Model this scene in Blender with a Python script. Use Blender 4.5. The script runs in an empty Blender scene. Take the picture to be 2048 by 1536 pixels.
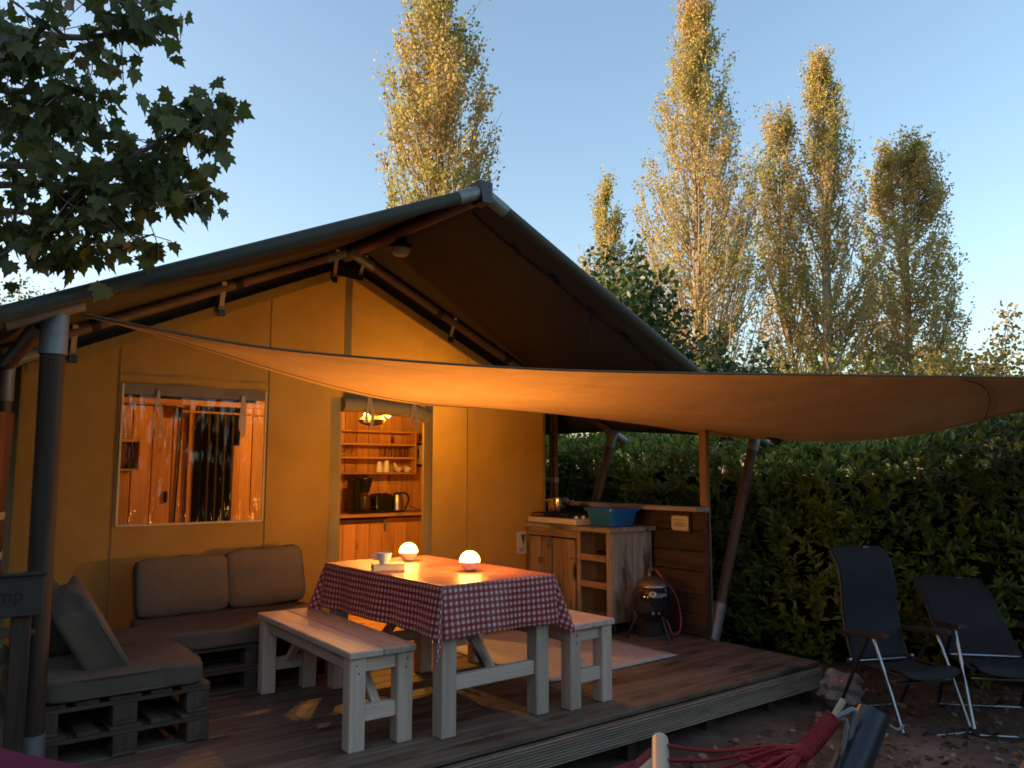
import bpy, bmesh, math, random
import numpy as np
from mathutils import Vector, Matrix
random.seed(7); rng = np.random.default_rng(7)
S = bpy.context.scene
COL = S.collection
R = math.radians

# ------------------------------------------------------------------ camera, sky, sun, exposure
cam_d = bpy.data.cameras.new('camera'); cam = bpy.data.objects.new('camera', cam_d); COL.objects.link(cam)
cam_d.sensor_width = 36.0; cam_d.sensor_fit = 'HORIZONTAL'; cam_d.lens = 27.858; cam_d.clip_end = 2000; cam_d.clip_start = 0.02
CR = Vector((0.792527, -0.609836, 0.0)); CU = Vector((-0.066566, -0.086436, 0.994031)); CF = Vector((0.606192, 0.787800, 0.109097))
CAMLOC = Vector((-2.88934, -6.06675, 1.36076))
cam.matrix_world = Matrix(((CR.x, CU.x, -CF.x, CAMLOC.x), (CR.y, CU.y, -CF.y, CAMLOC.y), (CR.z, CU.z, -CF.z, CAMLOC.z), (0, 0, 0, 1)))
S.camera = cam

SUN_AZ = R(-56); SUN_EL = R(8.5)        # azimuth from +y towards +x
sdir = Vector((math.sin(SUN_AZ) * math.cos(SUN_EL), math.cos(SUN_AZ) * math.cos(SUN_EL), math.sin(SUN_EL)))
W = bpy.data.worlds.new('World'); S.world = W; W.use_nodes = True
wn = W.node_tree.nodes; wl = W.node_tree.links
sky = wn.new('ShaderNodeTexSky'); sky.sky_type = 'NISHITA'; sky.sun_disc = False
sky.sun_elevation = SUN_EL; sky.sun_rotation = SUN_AZ
sky.altitude = 0; sky.air_density = 0.95; sky.dust_density = 2.0; sky.ozone_density = 1.3
wl.new(sky.outputs[0], wn['Background'].inputs[0]); wn['Background'].inputs[1].default_value = 0.15
sun_d = bpy.data.lights.new('sun', 'SUN'); sun_d.energy = 3.2; sun_d.angle = R(0.6); sun_d.color = (1.0, 0.72, 0.46)
sun = bpy.data.objects.new('sun', sun_d); COL.objects.link(sun); sun.location = sdir * 60
sun.rotation_euler = sdir.to_track_quat('Z', 'Y').to_euler()
S.view_settings.view_transform = 'Standard'; S.view_settings.look = 'None'; S.view_settings.gamma = 1.0
S.view_settings.use_curve_mapping = False
S.view_settings.exposure = 1.6
S.cycles.use_denoising = True
S.cycles.max_bounces = 10; S.cycles.transparent_max_bounces = 24; S.cycles.diffuse_bounces = 5
S.cycles.sample_clamp_indirect = 6.0; S.cycles.sample_clamp_direct = 4.0; S.cycles.filter_width = 1.7; S.cycles.caustics_reflective = False; S.cycles.caustics_refractive = False

# ------------------------------------------------------------------ materials
MATS = {}
def nodes(name):
    m = bpy.data.materials.new(name); m.use_nodes = True
    return m, m.node_tree.nodes, m.node_tree.links, m.node_tree.nodes['Principled BSDF']
def coords(nt, ln, scale, off=True, src='Object'):
    tc = nt.new('ShaderNodeTexCoord'); mp = nt.new('ShaderNodeMapping'); mp.inputs['Scale'].default_value = scale
    if off:
        oi = nt.new('ShaderNodeObjectInfo'); ml = nt.new('ShaderNodeMath'); ml.operation = 'MULTIPLY'; ml.inputs[1].default_value = 37.0
        ln.new(oi.outputs['Random'], ml.inputs[0]); ln.new(ml.outputs[0], mp.inputs['Location'])
    ln.new(tc.outputs[src], mp.inputs['Vector'])
    return mp
def ramp(nt, stops):
    r = nt.new('ShaderNodeValToRGB'); e = r.color_ramp.elements
    while len(e) < len(stops): e.new(0.5)
    for i, (p, c) in enumerate(stops): e[i].position = p; e[i].color = (*c, 1)
    return r
def plain(name, c, rough=0.6, metal=0.0, var=0.12, nscale=6.0, bump=0.0, bscale=60.0, spec=0.5, coat=0.0):
    if name in MATS: return MATS[name]
    m, nt, ln, b = nodes(name)
    mp = coords(nt, ln, (1, 1, 1)); n = nt.new('ShaderNodeTexNoise'); n.inputs['Scale'].default_value = nscale; n.inputs['Detail'].default_value = 4
    ln.new(mp.outputs[0], n.inputs['Vector'])
    r = ramp(nt, [(0.3, tuple(x * (1 - var) for x in c)), (0.7, tuple(min(1, x * (1 + var)) for x in c))])
    ln.new(n.outputs['Fac'], r.inputs[0]); ln.new(r.outputs[0], b.inputs['Base Color'])
    b.inputs['Roughness'].default_value = rough; b.inputs['Metallic'].default_value = metal; b.inputs['Specular IOR Level'].default_value = spec
    b.inputs['Coat Weight'].default_value = coat
    if bump:
        n2 = nt.new('ShaderNodeTexNoise'); n2.inputs['Scale'].default_value = bscale; n2.inputs['Detail'].default_value = 3
        ln.new(mp.outputs[0], n2.inputs['Vector'])
        bp = nt.new('ShaderNodeBump'); bp.inputs['Strength'].default_value = bump; bp.inputs['Distance'].default_value = 0.01
        ln.new(n2.outputs['Fac'], bp.inputs['Height']); ln.new(bp.outputs[0], b.inputs['Normal'])
    MATS[name] = m; return m
def wood(name, c1, c2, axis='x', rough=0.7, grain=28.0, knots=0.0, bump=0.35, wear=None, spec=0.3):
    name = name + '_' + axis
    if name in MATS: return MATS[name]
    m, nt, ln, b = nodes(name)
    sc = {'x': (0.06, 1, 1), 'y': (1, 0.06, 1), 'z': (1, 1, 0.06)}[axis]
    mp = coords(nt, ln, sc)
    n = nt.new('ShaderNodeTexNoise'); n.inputs['Scale'].default_value = grain; n.inputs['Detail'].default_value = 6; n.inputs['Roughness'].default_value = 0.65; n.inputs['Distortion'].default_value = 0.6
    ln.new(mp.outputs[0], n.inputs['Vector'])
    r = ramp(nt, [(0.28, c1), (0.5, tuple((a + d) / 2 for a, d in zip(c1, c2))), (0.72, c2)])
    ln.new(n.outputs['Fac'], r.inputs[0]); col = r.outputs[0]
    # per board tone
    oi = nt.new('ShaderNodeObjectInfo'); mr = nt.new('ShaderNodeMapRange'); mr.inputs[3].default_value = 0.78; mr.inputs[4].default_value = 1.18
    ln.new(oi.outputs['Random'], mr.inputs[0])
    hsv = nt.new('ShaderNodeHueSaturation'); ln.new(mr.outputs[0], hsv.inputs['Value']); ln.new(col, hsv.inputs['Color']); col = hsv.outputs[0]
    if wear:
        mp3 = coords(nt, ln, tuple(0.35 if s < 1 else 1 for s in sc)); n3 = nt.new('ShaderNodeTexNoise'); n3.inputs['Scale'].default_value = 7; n3.inputs['Detail'].default_value = 5
        ln.new(mp3.outputs[0], n3.inputs['Vector']); r3 = ramp(nt, [(0.52, (0, 0, 0)), (0.68, (1, 1, 1))]); ln.new(n3.outputs['Fac'], r3.inputs[0])
        mx = nt.new('ShaderNodeMix'); mx.data_type = 'RGBA'; ln.new(r3.outputs[0], mx.inputs[0]); ln.new(col, mx.inputs[6]); mx.inputs[7].default_value = (*wear, 1); col = mx.outputs[2]
    if knots:
        ks = tuple(0.45 if s < 1 else 1 for s in sc); mp2 = coords(nt, ln, ks)
        v = nt.new('ShaderNodeTexVoronoi'); v.inputs['Scale'].default_value = knots; ln.new(mp2.outputs[0], v.inputs['Vector'])
        r2 = ramp(nt, [(0.08, (0.12, 0.12, 0.12)), (0.16, (1, 1, 1))]); ln.new(v.outputs['Distance'], r2.inputs[0])
        mx = nt.new('ShaderNodeMix'); mx.data_type = 'RGBA'; mx.blend_type = 'MULTIPLY'; mx.inputs[0].default_value = 1
        ln.new(col, mx.inputs[6]); ln.new(r2.outputs[0], mx.inputs[7]); col = mx.outputs[2]
    ln.new(col, b.inputs['Base Color']); b.inputs['Roughness'].default_value = rough; b.inputs['Specular IOR Level'].default_value = spec
    bp = nt.new('ShaderNodeBump'); bp.inputs['Strength'].default_value = bump; bp.inputs['Distance'].default_value = 0.004
    ln.new(n.outputs['Fac'], bp.inputs['Height']); ln.new(bp.outputs[0], b.inputs['Normal'])
    MATS[name] = m; return m
def cloth(name, c, trans=0.25, rough=0.85, weave=420.0, var=0.1, wr=0.0):
    if name in MATS: return MATS[name]
    m, nt, ln, b = nodes(name)
    mp = coords(nt, ln, (1, 1, 1), off=False)
    n = nt.new('ShaderNodeTexNoise'); n.inputs['Scale'].default_value = 3.5; n.inputs['Detail'].default_value = 5; ln.new(mp.outputs[0], n.inputs['Vector'])
    r = ramp(nt, [(0.3, tuple(x * (1 - var) for x in c)), (0.7, tuple(min(1, x * (1 + var)) for x in c))]); ln.new(n.outputs['Fac'], r.inputs[0])
    b.inputs['Roughness'].default_value = rough; b.inputs['Specular IOR Level'].default_value = 0.15; ln.new(r.outputs[0], b.inputs['Base Color'])
    n2 = nt.new('ShaderNodeTexNoise'); n2.inputs['Scale'].default_value = weave; n2.inputs['Detail'].default_value = 1; ln.new(mp.outputs[0], n2.inputs['Vector'])
    n3 = nt.new('ShaderNodeTexNoise'); n3.inputs['Scale'].default_value = 5.0; n3.inputs['Detail'].default_value = 3; ln.new(mp.outputs[0], n3.inputs['Vector'])
    bp = nt.new('ShaderNodeBump'); bp.inputs['Strength'].default_value = 0.25; bp.inputs['Distance'].default_value = 0.002; ln.new(n2.outputs['Fac'], bp.inputs['Height'])
    bp2 = nt.new('ShaderNodeBump'); bp2.inputs['Strength'].default_value = 0.35; bp2.inputs['Distance'].default_value = 0.03 + wr; ln.new(n3.outputs['Fac'], bp2.inputs['Height']); ln.new(bp.outputs[0], bp2.inputs['Normal'])
    ln.new(bp2.outputs[0], b.inputs['Normal'])
    if trans:
        t = nt.new('ShaderNodeBsdfTranslucent'); ln.new(r.outputs[0], t.inputs['Color']); ln.new(bp2.outputs[0], t.inputs['Normal'])
        mx = nt.new('ShaderNodeMixShader'); mx.inputs[0].default_value = trans
        ln.new(b.outputs[0], mx.inputs[1]); ln.new(t.outputs[0], mx.inputs[2]); ln.new(mx.outputs[0], nt['Material Output'].inputs[0])
    MATS[name] = m; return m
def leafmat(name, stops, clump=0.9, trans=0.35, rough=0.5, mixr=0.55, spec=0.4):
    if name in MATS: return MATS[name]
    m, nt, ln, b = nodes(name)
    mp = coords(nt, ln, (1, 1, 1), off=False); n = nt.new('ShaderNodeTexNoise'); n.inputs['Scale'].default_value = clump; n.inputs['Detail'].default_value = 3; ln.new(mp.outputs[0], n.inputs['Vector'])
    g = nt.new('ShaderNodeNewGeometry')
    mr = nt.new('ShaderNodeMapRange'); mr.inputs[1].default_value = 0.3; mr.inputs[2].default_value = 0.7; ln.new(n.outputs['Fac'], mr.inputs[0])
    mx = nt.new('ShaderNodeMix'); mx.inputs[0].default_value = mixr; ln.new(mr.outputs[0], mx.inputs[2]); ln.new(g.outputs['Random Per Island'], mx.inputs[3])
    r = ramp(nt, stops); ln.new(mx.outputs[0], r.inputs[0]); ln.new(r.outputs[0], b.inputs['Base Color'])
    b.inputs['Roughness'].default_value = rough; b.inputs['Specular IOR Level'].default_value = spec
    t = nt.new('ShaderNodeBsdfTranslucent'); ln.new(r.outputs[0], t.inputs['Color'])
    ms = nt.new('ShaderNodeMixShader'); ms.inputs[0].default_value = trans
    ln.new(b.outputs[0], ms.inputs[1]); ln.new(t.outputs[0], ms.inputs[2]); ln.new(ms.outputs[0], nt['Material Output'].inputs[0])
    MATS[name] = m; return m
def glow(name, c, strength):
    m, nt, ln, b = nodes(name); b.inputs['Base Color'].default_value = (*c, 1); b.inputs['Emission Color'].default_value = (*c, 1); b.inputs['Emission Strength'].default_value = strength
    MATS[name] = m; return m

M_steel = plain('galvanised_steel', (0.21, 0.213, 0.213), 0.55, 0.5, 0.18, 14, 0.08, 40)
M_chrome = plain('chrome_tube', (0.40, 0.40, 0.40), 0.28, 1.0, 0.05)
M_black = plain('black_plastic', (0.015, 0.015, 0.016), 0.35, 0, 0.2)
M_blackm = plain('black_matt', (0.012, 0.011, 0.010), 0.8, 0, 0.2)
M_pole = {a: wood('stained_pole', (0.075, 0.042, 0.028), (0.15, 0.09, 0.062), a, 0.55, 22) for a in 'xyz'}
M_deck = wood('weathered_deck', (0.095, 0.063, 0.041), (0.235, 0.168, 0.115), 'x', 0.62, 30, 0, 0.6, (0.055, 0.037, 0.025), 0.4)
M_board = wood('dark_board', (0.028, 0.022, 0.018), (0.06, 0.048, 0.038), 'x', 0.8, 22)
M_fascia = wood('ribbed_fascia', (0.28, 0.195, 0.135), (0.50, 0.355, 0.255), 'x', 0.7, 30, 0, 0.5, (0.2, 0.15, 0.11), 0.3)
M_white = {a: wood('whitewashed_wood', (0.54, 0.375, 0.265), (0.80, 0.58, 0.43), a, 0.6, 26, 3.2, 0.25) for a in 'xyz'}
M_pine = {a: wood('pine', (0.46, 0.20, 0.06), (0.70, 0.37, 0.13), a, 0.5, 16, 4.5, 0.15) for a in 'xyz'}
M_scrap = {a: wood('scaffold_wood', (0.17, 0.10, 0.05), (0.42, 0.29, 0.17), a, 0.75, 22, 3.6, 0.5, (0.14, 0.08, 0.04)) for a in 'xyz'}
M_grey = {a: wood('grey_wood', (0.24, 0.195, 0.16), (0.56, 0.48, 0.41), a, 0.8, 22, 3.0, 0.55, (0.10, 0.07, 0.05)) for a in 'xyz'}
M_dark = {a: wood('dark_wood', (0.032, 0.019, 0.012), (0.095, 0.055, 0.032), a, 0.7, 20, 2.4, 0.5) for a in 'xyz'}
M_pal = {a: wood('pallet_wood', (0.065, 0.040, 0.025), (0.15, 0.10, 0.065), a, 0.8, 22, 2.5, 0.5, (0.06, 0.04, 0.028)) for a in 'xyz'}
M_post = {a: wood('brown_post', (0.16, 0.08, 0.035), (0.32, 0.18, 0.09), a, 0.7, 20, 3.0, 0.45) for a in 'xyz'}
M_canvas = cloth('sand_canvas', (0.36, 0.225, 0.06), 0.30, var=0.10)
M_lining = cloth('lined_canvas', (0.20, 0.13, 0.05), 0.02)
M_canvas_trim = cloth('olive_canvas', (0.34, 0.27, 0.12), 0.12)
M_roof = cloth('roof_tarpaulin', (0.075, 0.062, 0.045), 0.02, 0.7)
M_roof_edge = cloth('roof_sleeve', (0.055, 0.052, 0.042), 0.0, 0.5)
M_sail = cloth('shade_net', (0.72, 0.49, 0.30), 0.2, 0.9, 300.0, 0.08)
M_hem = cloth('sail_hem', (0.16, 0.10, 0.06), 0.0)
M_cush = cloth('taupe_fabric', (0.125, 0.095, 0.066), 0.0, 0.95, 500.0, 0.08, 0.05)
M_strap = cloth('cream_webbing', (0.42, 0.33, 0.21), 0.05)
M_wcer = plain('white_ceramic', (0.8, 0.78, 0.74), 0.15, 0, 0.03)
M_paper = plain('paper', (0.6, 0.55, 0.46), 0.8, 0, 0.06)
M_enamel = plain('cream_enamel', (0.66, 0.62, 0.54), 0.3, 0, 0.04)
M_blue = plain('blue_plastic', (0.014, 0.135, 0.43), 0.32, 0, 0.06)
M_navy = cloth('navy_mesh_fabric', (0.034, 0.036, 0.037), 0.0, 0.8, 600.0)
M_char = plain('charcoal_plastic', (0.028, 0.029, 0.032), 0.5, 0, 0.15)
M_red = cloth('red_cotton', (0.27, 0.032, 0.036), 0.0, 0.95, 300.0, 0.2, 0.02)

# ------------------------------------------------------------------ builders
BASE = {}
def props(o, label=None, cat=None, group=None, kind=None):
    if label: o['label'] = label
    if cat: o['category'] = cat
    if group: o['group'] = group
    if kind: o['kind'] = kind
    return o
def thing(name, loc, label, cat, rz=0.0, group=None, local=False):
    o = bpy.data.objects.new(name, None); COL.objects.link(o); o.location = loc; o.rotation_euler = (0, 0, rz); o.empty_display_size = 0.1
    BASE[o] = Vector((0, 0, 0)) if local else Vector(loc)
    return props(o, label, cat, group)
def link(name, me, loc, parent=None, rot=None):
    o = bpy.data.objects.new(name, me); COL.objects.link(o)
    loc = Vector(loc); BASE[o] = loc
    if parent is not None:
        o.parent = parent; o.location = loc - BASE[parent]
    else: o.location = loc
    if rot is not None:
        o.rotation_euler = rot
    return o
def setmat(me, mat, smooth=False):
    me.materials.append(mat)
    if smooth: me.shade_smooth()
CACHE = {}
def box(name, c, s, mat, parent=None, rot=None, bev=0.004):
    key = ('box', tuple(round(x, 4) for x in s), mat.name, bev)
    me = CACHE.get(key)
    if me is None:
        bm = bmesh.new(); bmesh.ops.create_cube(bm, size=1); bmesh.ops.scale(bm, vec=s, verts=bm.verts)
        b = min(bev, min(s) * 0.3)
        if b > 0: bmesh.ops.bevel(bm, geom=bm.edges[:], offset=b, segments=1, affect='EDGES')
        me = bpy.data.meshes.new(name); bm.to_mesh(me); bm.free(); setmat(me, mat); CACHE[key] = me
    return link(name, me, c, parent, rot)
def bar(name, a, b, w, h, mat, parent=None, bev=0.004):
    """square timber from a to b, local x along it"""
    a = Vector(a); b = Vector(b); d = b - a; L = d.length
    q = d.to_track_quat('X', 'Z')
    return box(name, (a + b) / 2, (L, w, h), mat, parent, q.to_euler(), bev)
def poly(name, verts, faces, mat, parent=None, smooth=False, thick=0.0):
    V = [Vector(v) for v in verts]; c = sum(V, Vector()) / len(V)
    me = bpy.data.meshes.new(name); me.from_pydata([v - c for v in V], [], faces); setmat(me, mat, smooth)
    if thick:
        bm = bmesh.new(); bm.from_mesh(me); bmesh.ops.recalc_face_normals(bm, faces=bm.faces); bmesh.ops.solidify(bm, geom=bm.faces[:], thickness=thick); bm.to_mesh(me); bm.free()
    return link(name, me, c, parent)
def smoothpts(P, n):
    P = [Vector(p) for p in P]; out = []
    for i in range(len(P) - 1):
        p0 = P[max(i - 1, 0)]; p1 = P[i]; p2 = P[i + 1]; p3 = P[min(i + 2, len(P) - 1)]
        for k in range(n):
            t = k / n
            out.append(0.5 * ((2 * p1) + (p2 - p0) * t + (2 * p0 - 5 * p1 + 4 * p2 - p3) * t * t + (3 * p1 - p0 - 3 * p2 + p3) * t ** 3))
    out.append(P[-1]); return out
def tube_vf(P, rad, sides=10, cap=True):
    P = [Vector(p) for p in P]; n = len(P); rad = [rad] * n if not hasattr(rad, '__len__') else rad
    V = []; F = []; up = None
    for i in range(n):
        d = (P[min(i + 1, n - 1)] - P[max(i - 1, 0)]).normalized()
        if up is None:
            up = Vector((0, 0, 1)) if abs(d.z) < 0.9 else Vector((1, 0, 0))
        s = d.cross(up).normalized(); up = s.cross(d).normalized()
        for k in range(sides):
            a = 2 * math.pi * k / sides; V.append(P[i] + (s * math.cos(a) + up * math.sin(a)) * rad[i])
    for i in range(n - 1):
        for k in range(sides):
            k2 = (k + 1) % sides; F.append((i * sides + k, i * sides + k2, (i + 1) * sides + k2, (i + 1) * sides + k))
    if cap: F.append(tuple(range(sides))[::-1]); F.append(tuple(range((n - 1) * sides, n * sides)))
    return V, F
def tube(name, P, rad, mat, parent=None, sides=12, smooth=0):
    if smooth: P = smoothpts(P, smooth)
    V, F = tube_vf(P, rad, sides)
    return autos(poly(name, V, F, mat, parent, True))
def autos(o, ang=40):
    try: o.data.set_sharp_from_angle(angle=R(ang))
    except Exception: pass
    return o
def lathe(name, prof, c, mat, parent=None, seg=24, axis=None, scale=(1, 1, 1), rot=None):
    V = []; F = []; n = len(prof)
    for i, (r_, z) in enumerate(prof):
        for k in range(seg):
            a = 2 * math.pi * k / seg; V.append((r_ * math.cos(a) * scale[0], r_ * math.sin(a) * scale[1], z * scale[2]))
    for i in range(n - 1):
        for k in range(seg):
            k2 = (k + 1) % seg; F.append((i * seg + k, i * seg + k2, (i + 1) * seg + k2, (i + 1) * seg + k))
    if prof[0][0] > 1e-5: F.append(tuple(range(seg))[::-1])
    if prof[-1][0] > 1e-5: F.append(tuple(range((n - 1) * seg, n * seg)))
    me = bpy.data.meshes.new(name); me.from_pydata(V, [], F); setmat(me, mat, True)
    o = link(name, me, c, parent, rot); return autos(o, 35)
def grid(name, fn, nu, nv, mat, parent=None, uv=None, thick=0.0, smooth=True):
    V = []; F = []; T = []
    for j in range(nv + 1):
        for i in range(nu + 1):
            V.append(Vector(fn(i / nu, j / nv))); T.append((i / nu, j / nv) if uv is None else uv(i / nu, j / nv))
    for j in range(nv):
        for i in range(nu):
            a = j * (nu + 1) + i; F.append((a, a + 1, a + nu + 2, a + nu + 1))
    c = sum(V, Vector()) / len(V)
    me = bpy.data.meshes.new(name); me.from_pydata([v - c for v in V], [], F); setmat(me, mat, smooth)
    ul = me.uv_layers.new(name='UVMap')
    for lp in me.loops: ul.data[lp.index].uv = T[lp.vertex_index]
    o = link(name, me, c, parent)
    if thick:
        md = o.modifiers.new('thickness', 'SOLIDIFY'); md.thickness = thick; md.offset = 0
    return o
def cushion(name, c, s, mat, parent=None, rot=None, puff=0.35, seed=0):
    """soft rounded block"""
    rr = random.Random(seed); nx, ny, nz = 14, 10, 5
    bm = bmesh.new(); bmesh.ops.create_cube(bm, size=2)
    bmesh.ops.subdivide_edges(bm, edges=bm.edges[:], cuts=9, use_grid_fill=True)
    ph = [rr.uniform(0, 6) for _ in range(6)]
    for v in bm.verts:
        x, y, z = v.co; e = 15.0
        m = (abs(x) ** e + abs(y) ** e + abs(z) ** e) ** (1 / e); q = Vector((x, y, z)) / max(m, 1e-6)
        sx = math.copysign(abs(q.x) ** 1.0, q.x)
        edge = max(abs(q.x), abs(q.y))
        pf = 1 + puff * (1 - edge ** 2.2) * 0.6
        w = 0.02 * math.sin(5 * q.x + ph[0]) * math.sin(4 * q.y + ph[1]) + 0.012 * math.sin(9 * q.x + 3 * q.y + ph[2])
        v.co = Vector((q.x * s[0] / 2 * (1 + 0.02 * math.sin(3 * q.y + ph[3])), q.y * s[1] / 2 * (1 + 0.02 * math.sin(3 * q.x + ph[4])), (q.z * pf * s[2] / 2) + w * s[2]))
    me = bpy.data.meshes.new(name); bm.to_mesh(me); bm.free(); setmat(me, mat, True)
    o = link(name, me, c, parent, rot)
    if mat.name.startswith('taupe'):
        axp = min(range(3), key=lambda k: s[k]); ia, ib = [k for k in range(3) if k != axp]
        for sg in (-1, 1):
            P = []
            for k in range(65):
                a = 2 * math.pi * k / 64; ca, sa = math.cos(a), math.sin(a); m = (abs(ca) ** 9 + abs(sa) ** 9) ** (1 / 9); v = [0, 0, 0]; v[ia] = ca / m * s[ia] / 2 * 0.995; v[ib] = sa / m * s[ib] / 2 * 0.995; v[axp] = sg * s[axp] / 2 * 0.74; P.append(Vector(v))
            BASE[o] = Vector((0, 0, 0)); tube('piping', P, 0.0065, mat, o, 6); BASE[o] = Vector(c)
    return o
def text(name, body, size, mat, parent, loc, rot, ext=0.001):
    cu = bpy.data.curves.new(name, 'FONT'); cu.body = body; cu.size = size; cu.extrude = ext; cu.align_x = 'RIGHT'
    t = bpy.data.objects.new(name + '_src', cu); COL.objects.link(t)
    dg = bpy.context.evaluated_depsgraph_get(); me = bpy.data.meshes.new_from_object(t.evaluated_get(dg))
    COL.objects.unlink(t); bpy.data.objects.remove(t)
    me.materials.clear(); me.materials.append(mat)
    return link(name, me, loc, parent, rot)
# leaf clouds ------------------------------------------------------
T_RH = (np.array([(0, 0, 0), (.30, .5, .06), (0, 1, -.05), (-.30, .5, .06)]), [(0, 1, 2), (0, 2, 3)])
T_POP = (np.array([(0, 0, 0), (.42, .28, .05), (.33, .62, .02), (0, 1, -.04), (-.33, .62, .02), (-.42, .28, .05)]), [(0, 1, 2, 3), (0, 3, 4, 5)])
T_LAU = (np.array([(0, 0, 0), (.15, .30, .05), (.17, .6, .05), (0, 1, -.06), (-.17, .6, .05), (-.15, .30, .05), (0, .5, -.01)]), [(0, 1, 6), (1, 2, 6), (2, 3, 6), (3, 4, 6), (4, 5, 6), (5, 0, 6)])
ml = [(0, 0), (.10, .10), (.38, .02), (.33, .18), (.56, .30), (.44, .40), (.50, .66), (.27, .56), (.20, .74), (.12, .78), (0, 1.06)]
ml = ml + [(-x, y) for x, y in ml[-2:0:-1]]
T_MAP = (np.array([(x, y, .10 * abs(x) - .06 * (y - .5) ** 2) for x, y in ml] + [(0, .45, -.02)]), [(i, (i + 1) % len(ml), len(ml)) for i in range(len(ml))])
def cloud_arrays(P, D, N, sz, tpl):
    """P positions, D leaf axis, N leaf normal hints"""
    D = D / np.linalg.norm(D, axis=1, keepdims=True)
    X = np.cross(D, N); X /= np.linalg.norm(X, axis=1, keepdims=True) + 1e-9
    Z = np.cross(X, D); T = tpl[0]
    V = P[:, None, :] + sz[:, None, None] * (T[None, :, 0:1] * X[:, None, :] + T[None, :, 1:2] * D[:, None, :] + T[None, :, 2:3] * Z[:, None, :])
    return V
def cloud(name, P, D, N, sz, tpl, mat, parent=None, origin=(0, 0, 0), kind=None):
    V = cloud_arrays(P, D, N, sz, tpl); n, k = V.shape[:2]; o0 = np.array(origin, float)
    V = V.reshape(-1, 3) - o0
    loops = np.concatenate([np.concatenate([np.array(f) for f in tpl[1]]) + i * k for i in range(n)]).astype(np.int32)
    lens = np.tile(np.array([len(f) for f in tpl[1]], np.int32), n); st = np.concatenate([[0], np.cumsum(lens)[:-1]]).astype(np.int32)
    me = bpy.data.meshes.new(name); me.vertices.add(len(V)); me.vertices.foreach_set('co', V.astype(np.float32).ravel())
    me.loops.add(len(loops)); me.loops.foreach_set('vertex_index', loops); me.polygons.add(len(lens)); me.polygons.foreach_set('loop_start', st)
    me.update(calc_edges=True); me.validate(); me.materials.append(mat)
    o = link(name, me, origin, parent)
    if kind: o['kind'] = kind
    return o
def leaf_parts(parent, P, D, N, sz, tpl, mat, name='leaf', nsh=1):
    me = bpy.data.meshes.new(name); me.from_pydata([tuple(v) for v in tpl[0]], [], tpl[1]); me.materials.append(mat)
    for p, d, nn, s_ in zip(P, D, N, sz):
        d = Vector(d).normalized(); x = d.cross(Vector(nn)).normalized(); z = x.cross(d)
        o = bpy.data.objects.new(name, me); COL.objects.link(o); o.parent = parent
        m = Matrix(((x.x, d.x, z.x, 0), (x.y, d.y, z.y, 0), (x.z, d.z, z.z, 0), (0, 0, 0, 1)))
        o.matrix_local = Matrix.Translation(Vector(p) - BASE[parent]) @ m @ Matrix.Scale(float(s_), 4)
def unit(n): 
    v = rng.normal(size=(n, 3)); return v / np.linalg.norm(v, axis=1, keepdims=True)

# ------------------------------------------------------------------ ground
GZ = -0.27
def ground():
    m, nt, ln, b = nodes('soil')
    mp = coords(nt, ln, (1, 1, 1), False); n = nt.new('ShaderNodeTexNoise'); n.inputs['Scale'].default_value = 2.2; n.inputs['Detail'].default_value = 10; n.inputs['Roughness'].default_value = 0.7
    ln.new(mp.outputs[0], n.inputs['Vector'])
    r = ramp(nt, [(0.3, (0.065, 0.04, 0.026)), (0.55, (0.14, 0.087, 0.058)), (0.75, (0.24, 0.165, 0.115))]); ln.new(n.outputs['Fac'], r.inputs[0]); ln.new(r.outputs[0], b.inputs['Base Color'])
    b.inputs['Roughness'].default_value = 0.95
    n2 = nt.new('ShaderNodeTexNoise'); n2.inputs['Scale'].default_value = 38; n2.inputs['Detail'].default_value = 8; ln.new(mp.outputs[0], n2.inputs['Vector'])
    bp = nt.new('ShaderNodeBump'); bp.inputs['Strength'].default_value = 0.9; bp.inputs['Distance'].default_value = 0.014; ln.new(n2.outputs['Fac'], bp.inputs['Height']); ln.new(bp.outputs[0], b.inputs['Normal'])
    xs = np.concatenate([[-600, -200, -60, -25], np.arange(-12, 12.01, 0.16), [25, 60, 200, 600]]); ys = xs
    V = []; F = []
    for y in ys:
        for x in xs:
            near = abs(x) < 12 and abs(y) < 12
            z = GZ + (0.018 * math.sin(3.1 * x + 1.3 * y) + 0.015 * math.sin(5.3 * y - 2.2 * x) + 0.012 * math.sin(11 * x) * math.sin(9.4 * y) if near else 0)
            V.append((x, y, z))
    nx = len(xs)
    for j in range(len(ys) - 1):
        for i in range(nx - 1): a = j * nx + i; F.append((a, a + 1, a + nx + 1, a + nx))
    me = bpy.data.meshes.new('ground'); me.from_pydata(V, [], F); setmat(me, m, True)
    o = bpy.data.objects.new('ground', me); COL.objects.link(o); props(o, 'dark brown bare soil with leaf litter around the deck', 'ground', None, 'structure')
    n = 5200
    P = np.stack([rng.uniform(-1.5, 4.2, n), rng.uniform(-5.6, -2.5, n), np.full(n, GZ + 0.03)], 1)
    P = P[(P[:, 1] < -2.95) | (P[:, 0] > 2.6)]
    n = len(P); D = unit(n); D[:, 2] *= 0.25; N = np.tile([0, 0, 1.0], (n, 1)) + rng.normal(size=(n, 3)) * 0.4
    cm = leafmat('litter_leaf', [(0.1, (0.06, 0.033, 0.02)), (0.5, (0.14, 0.075, 0.042)), (0.78, (0.24, 0.145, 0.08)), (0.95, (0.5, 0.38, 0.25))], 3, 0.1, 0.8, 0.8)
    o = cloud('leaf_litter', P, D, N, rng.uniform(0.02, 0.055, n), T_POP, cm, kind='stuff'); props(o, 'small dry fallen leaves scattered over the brown soil', 'leaf litter')
ground()

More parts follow.
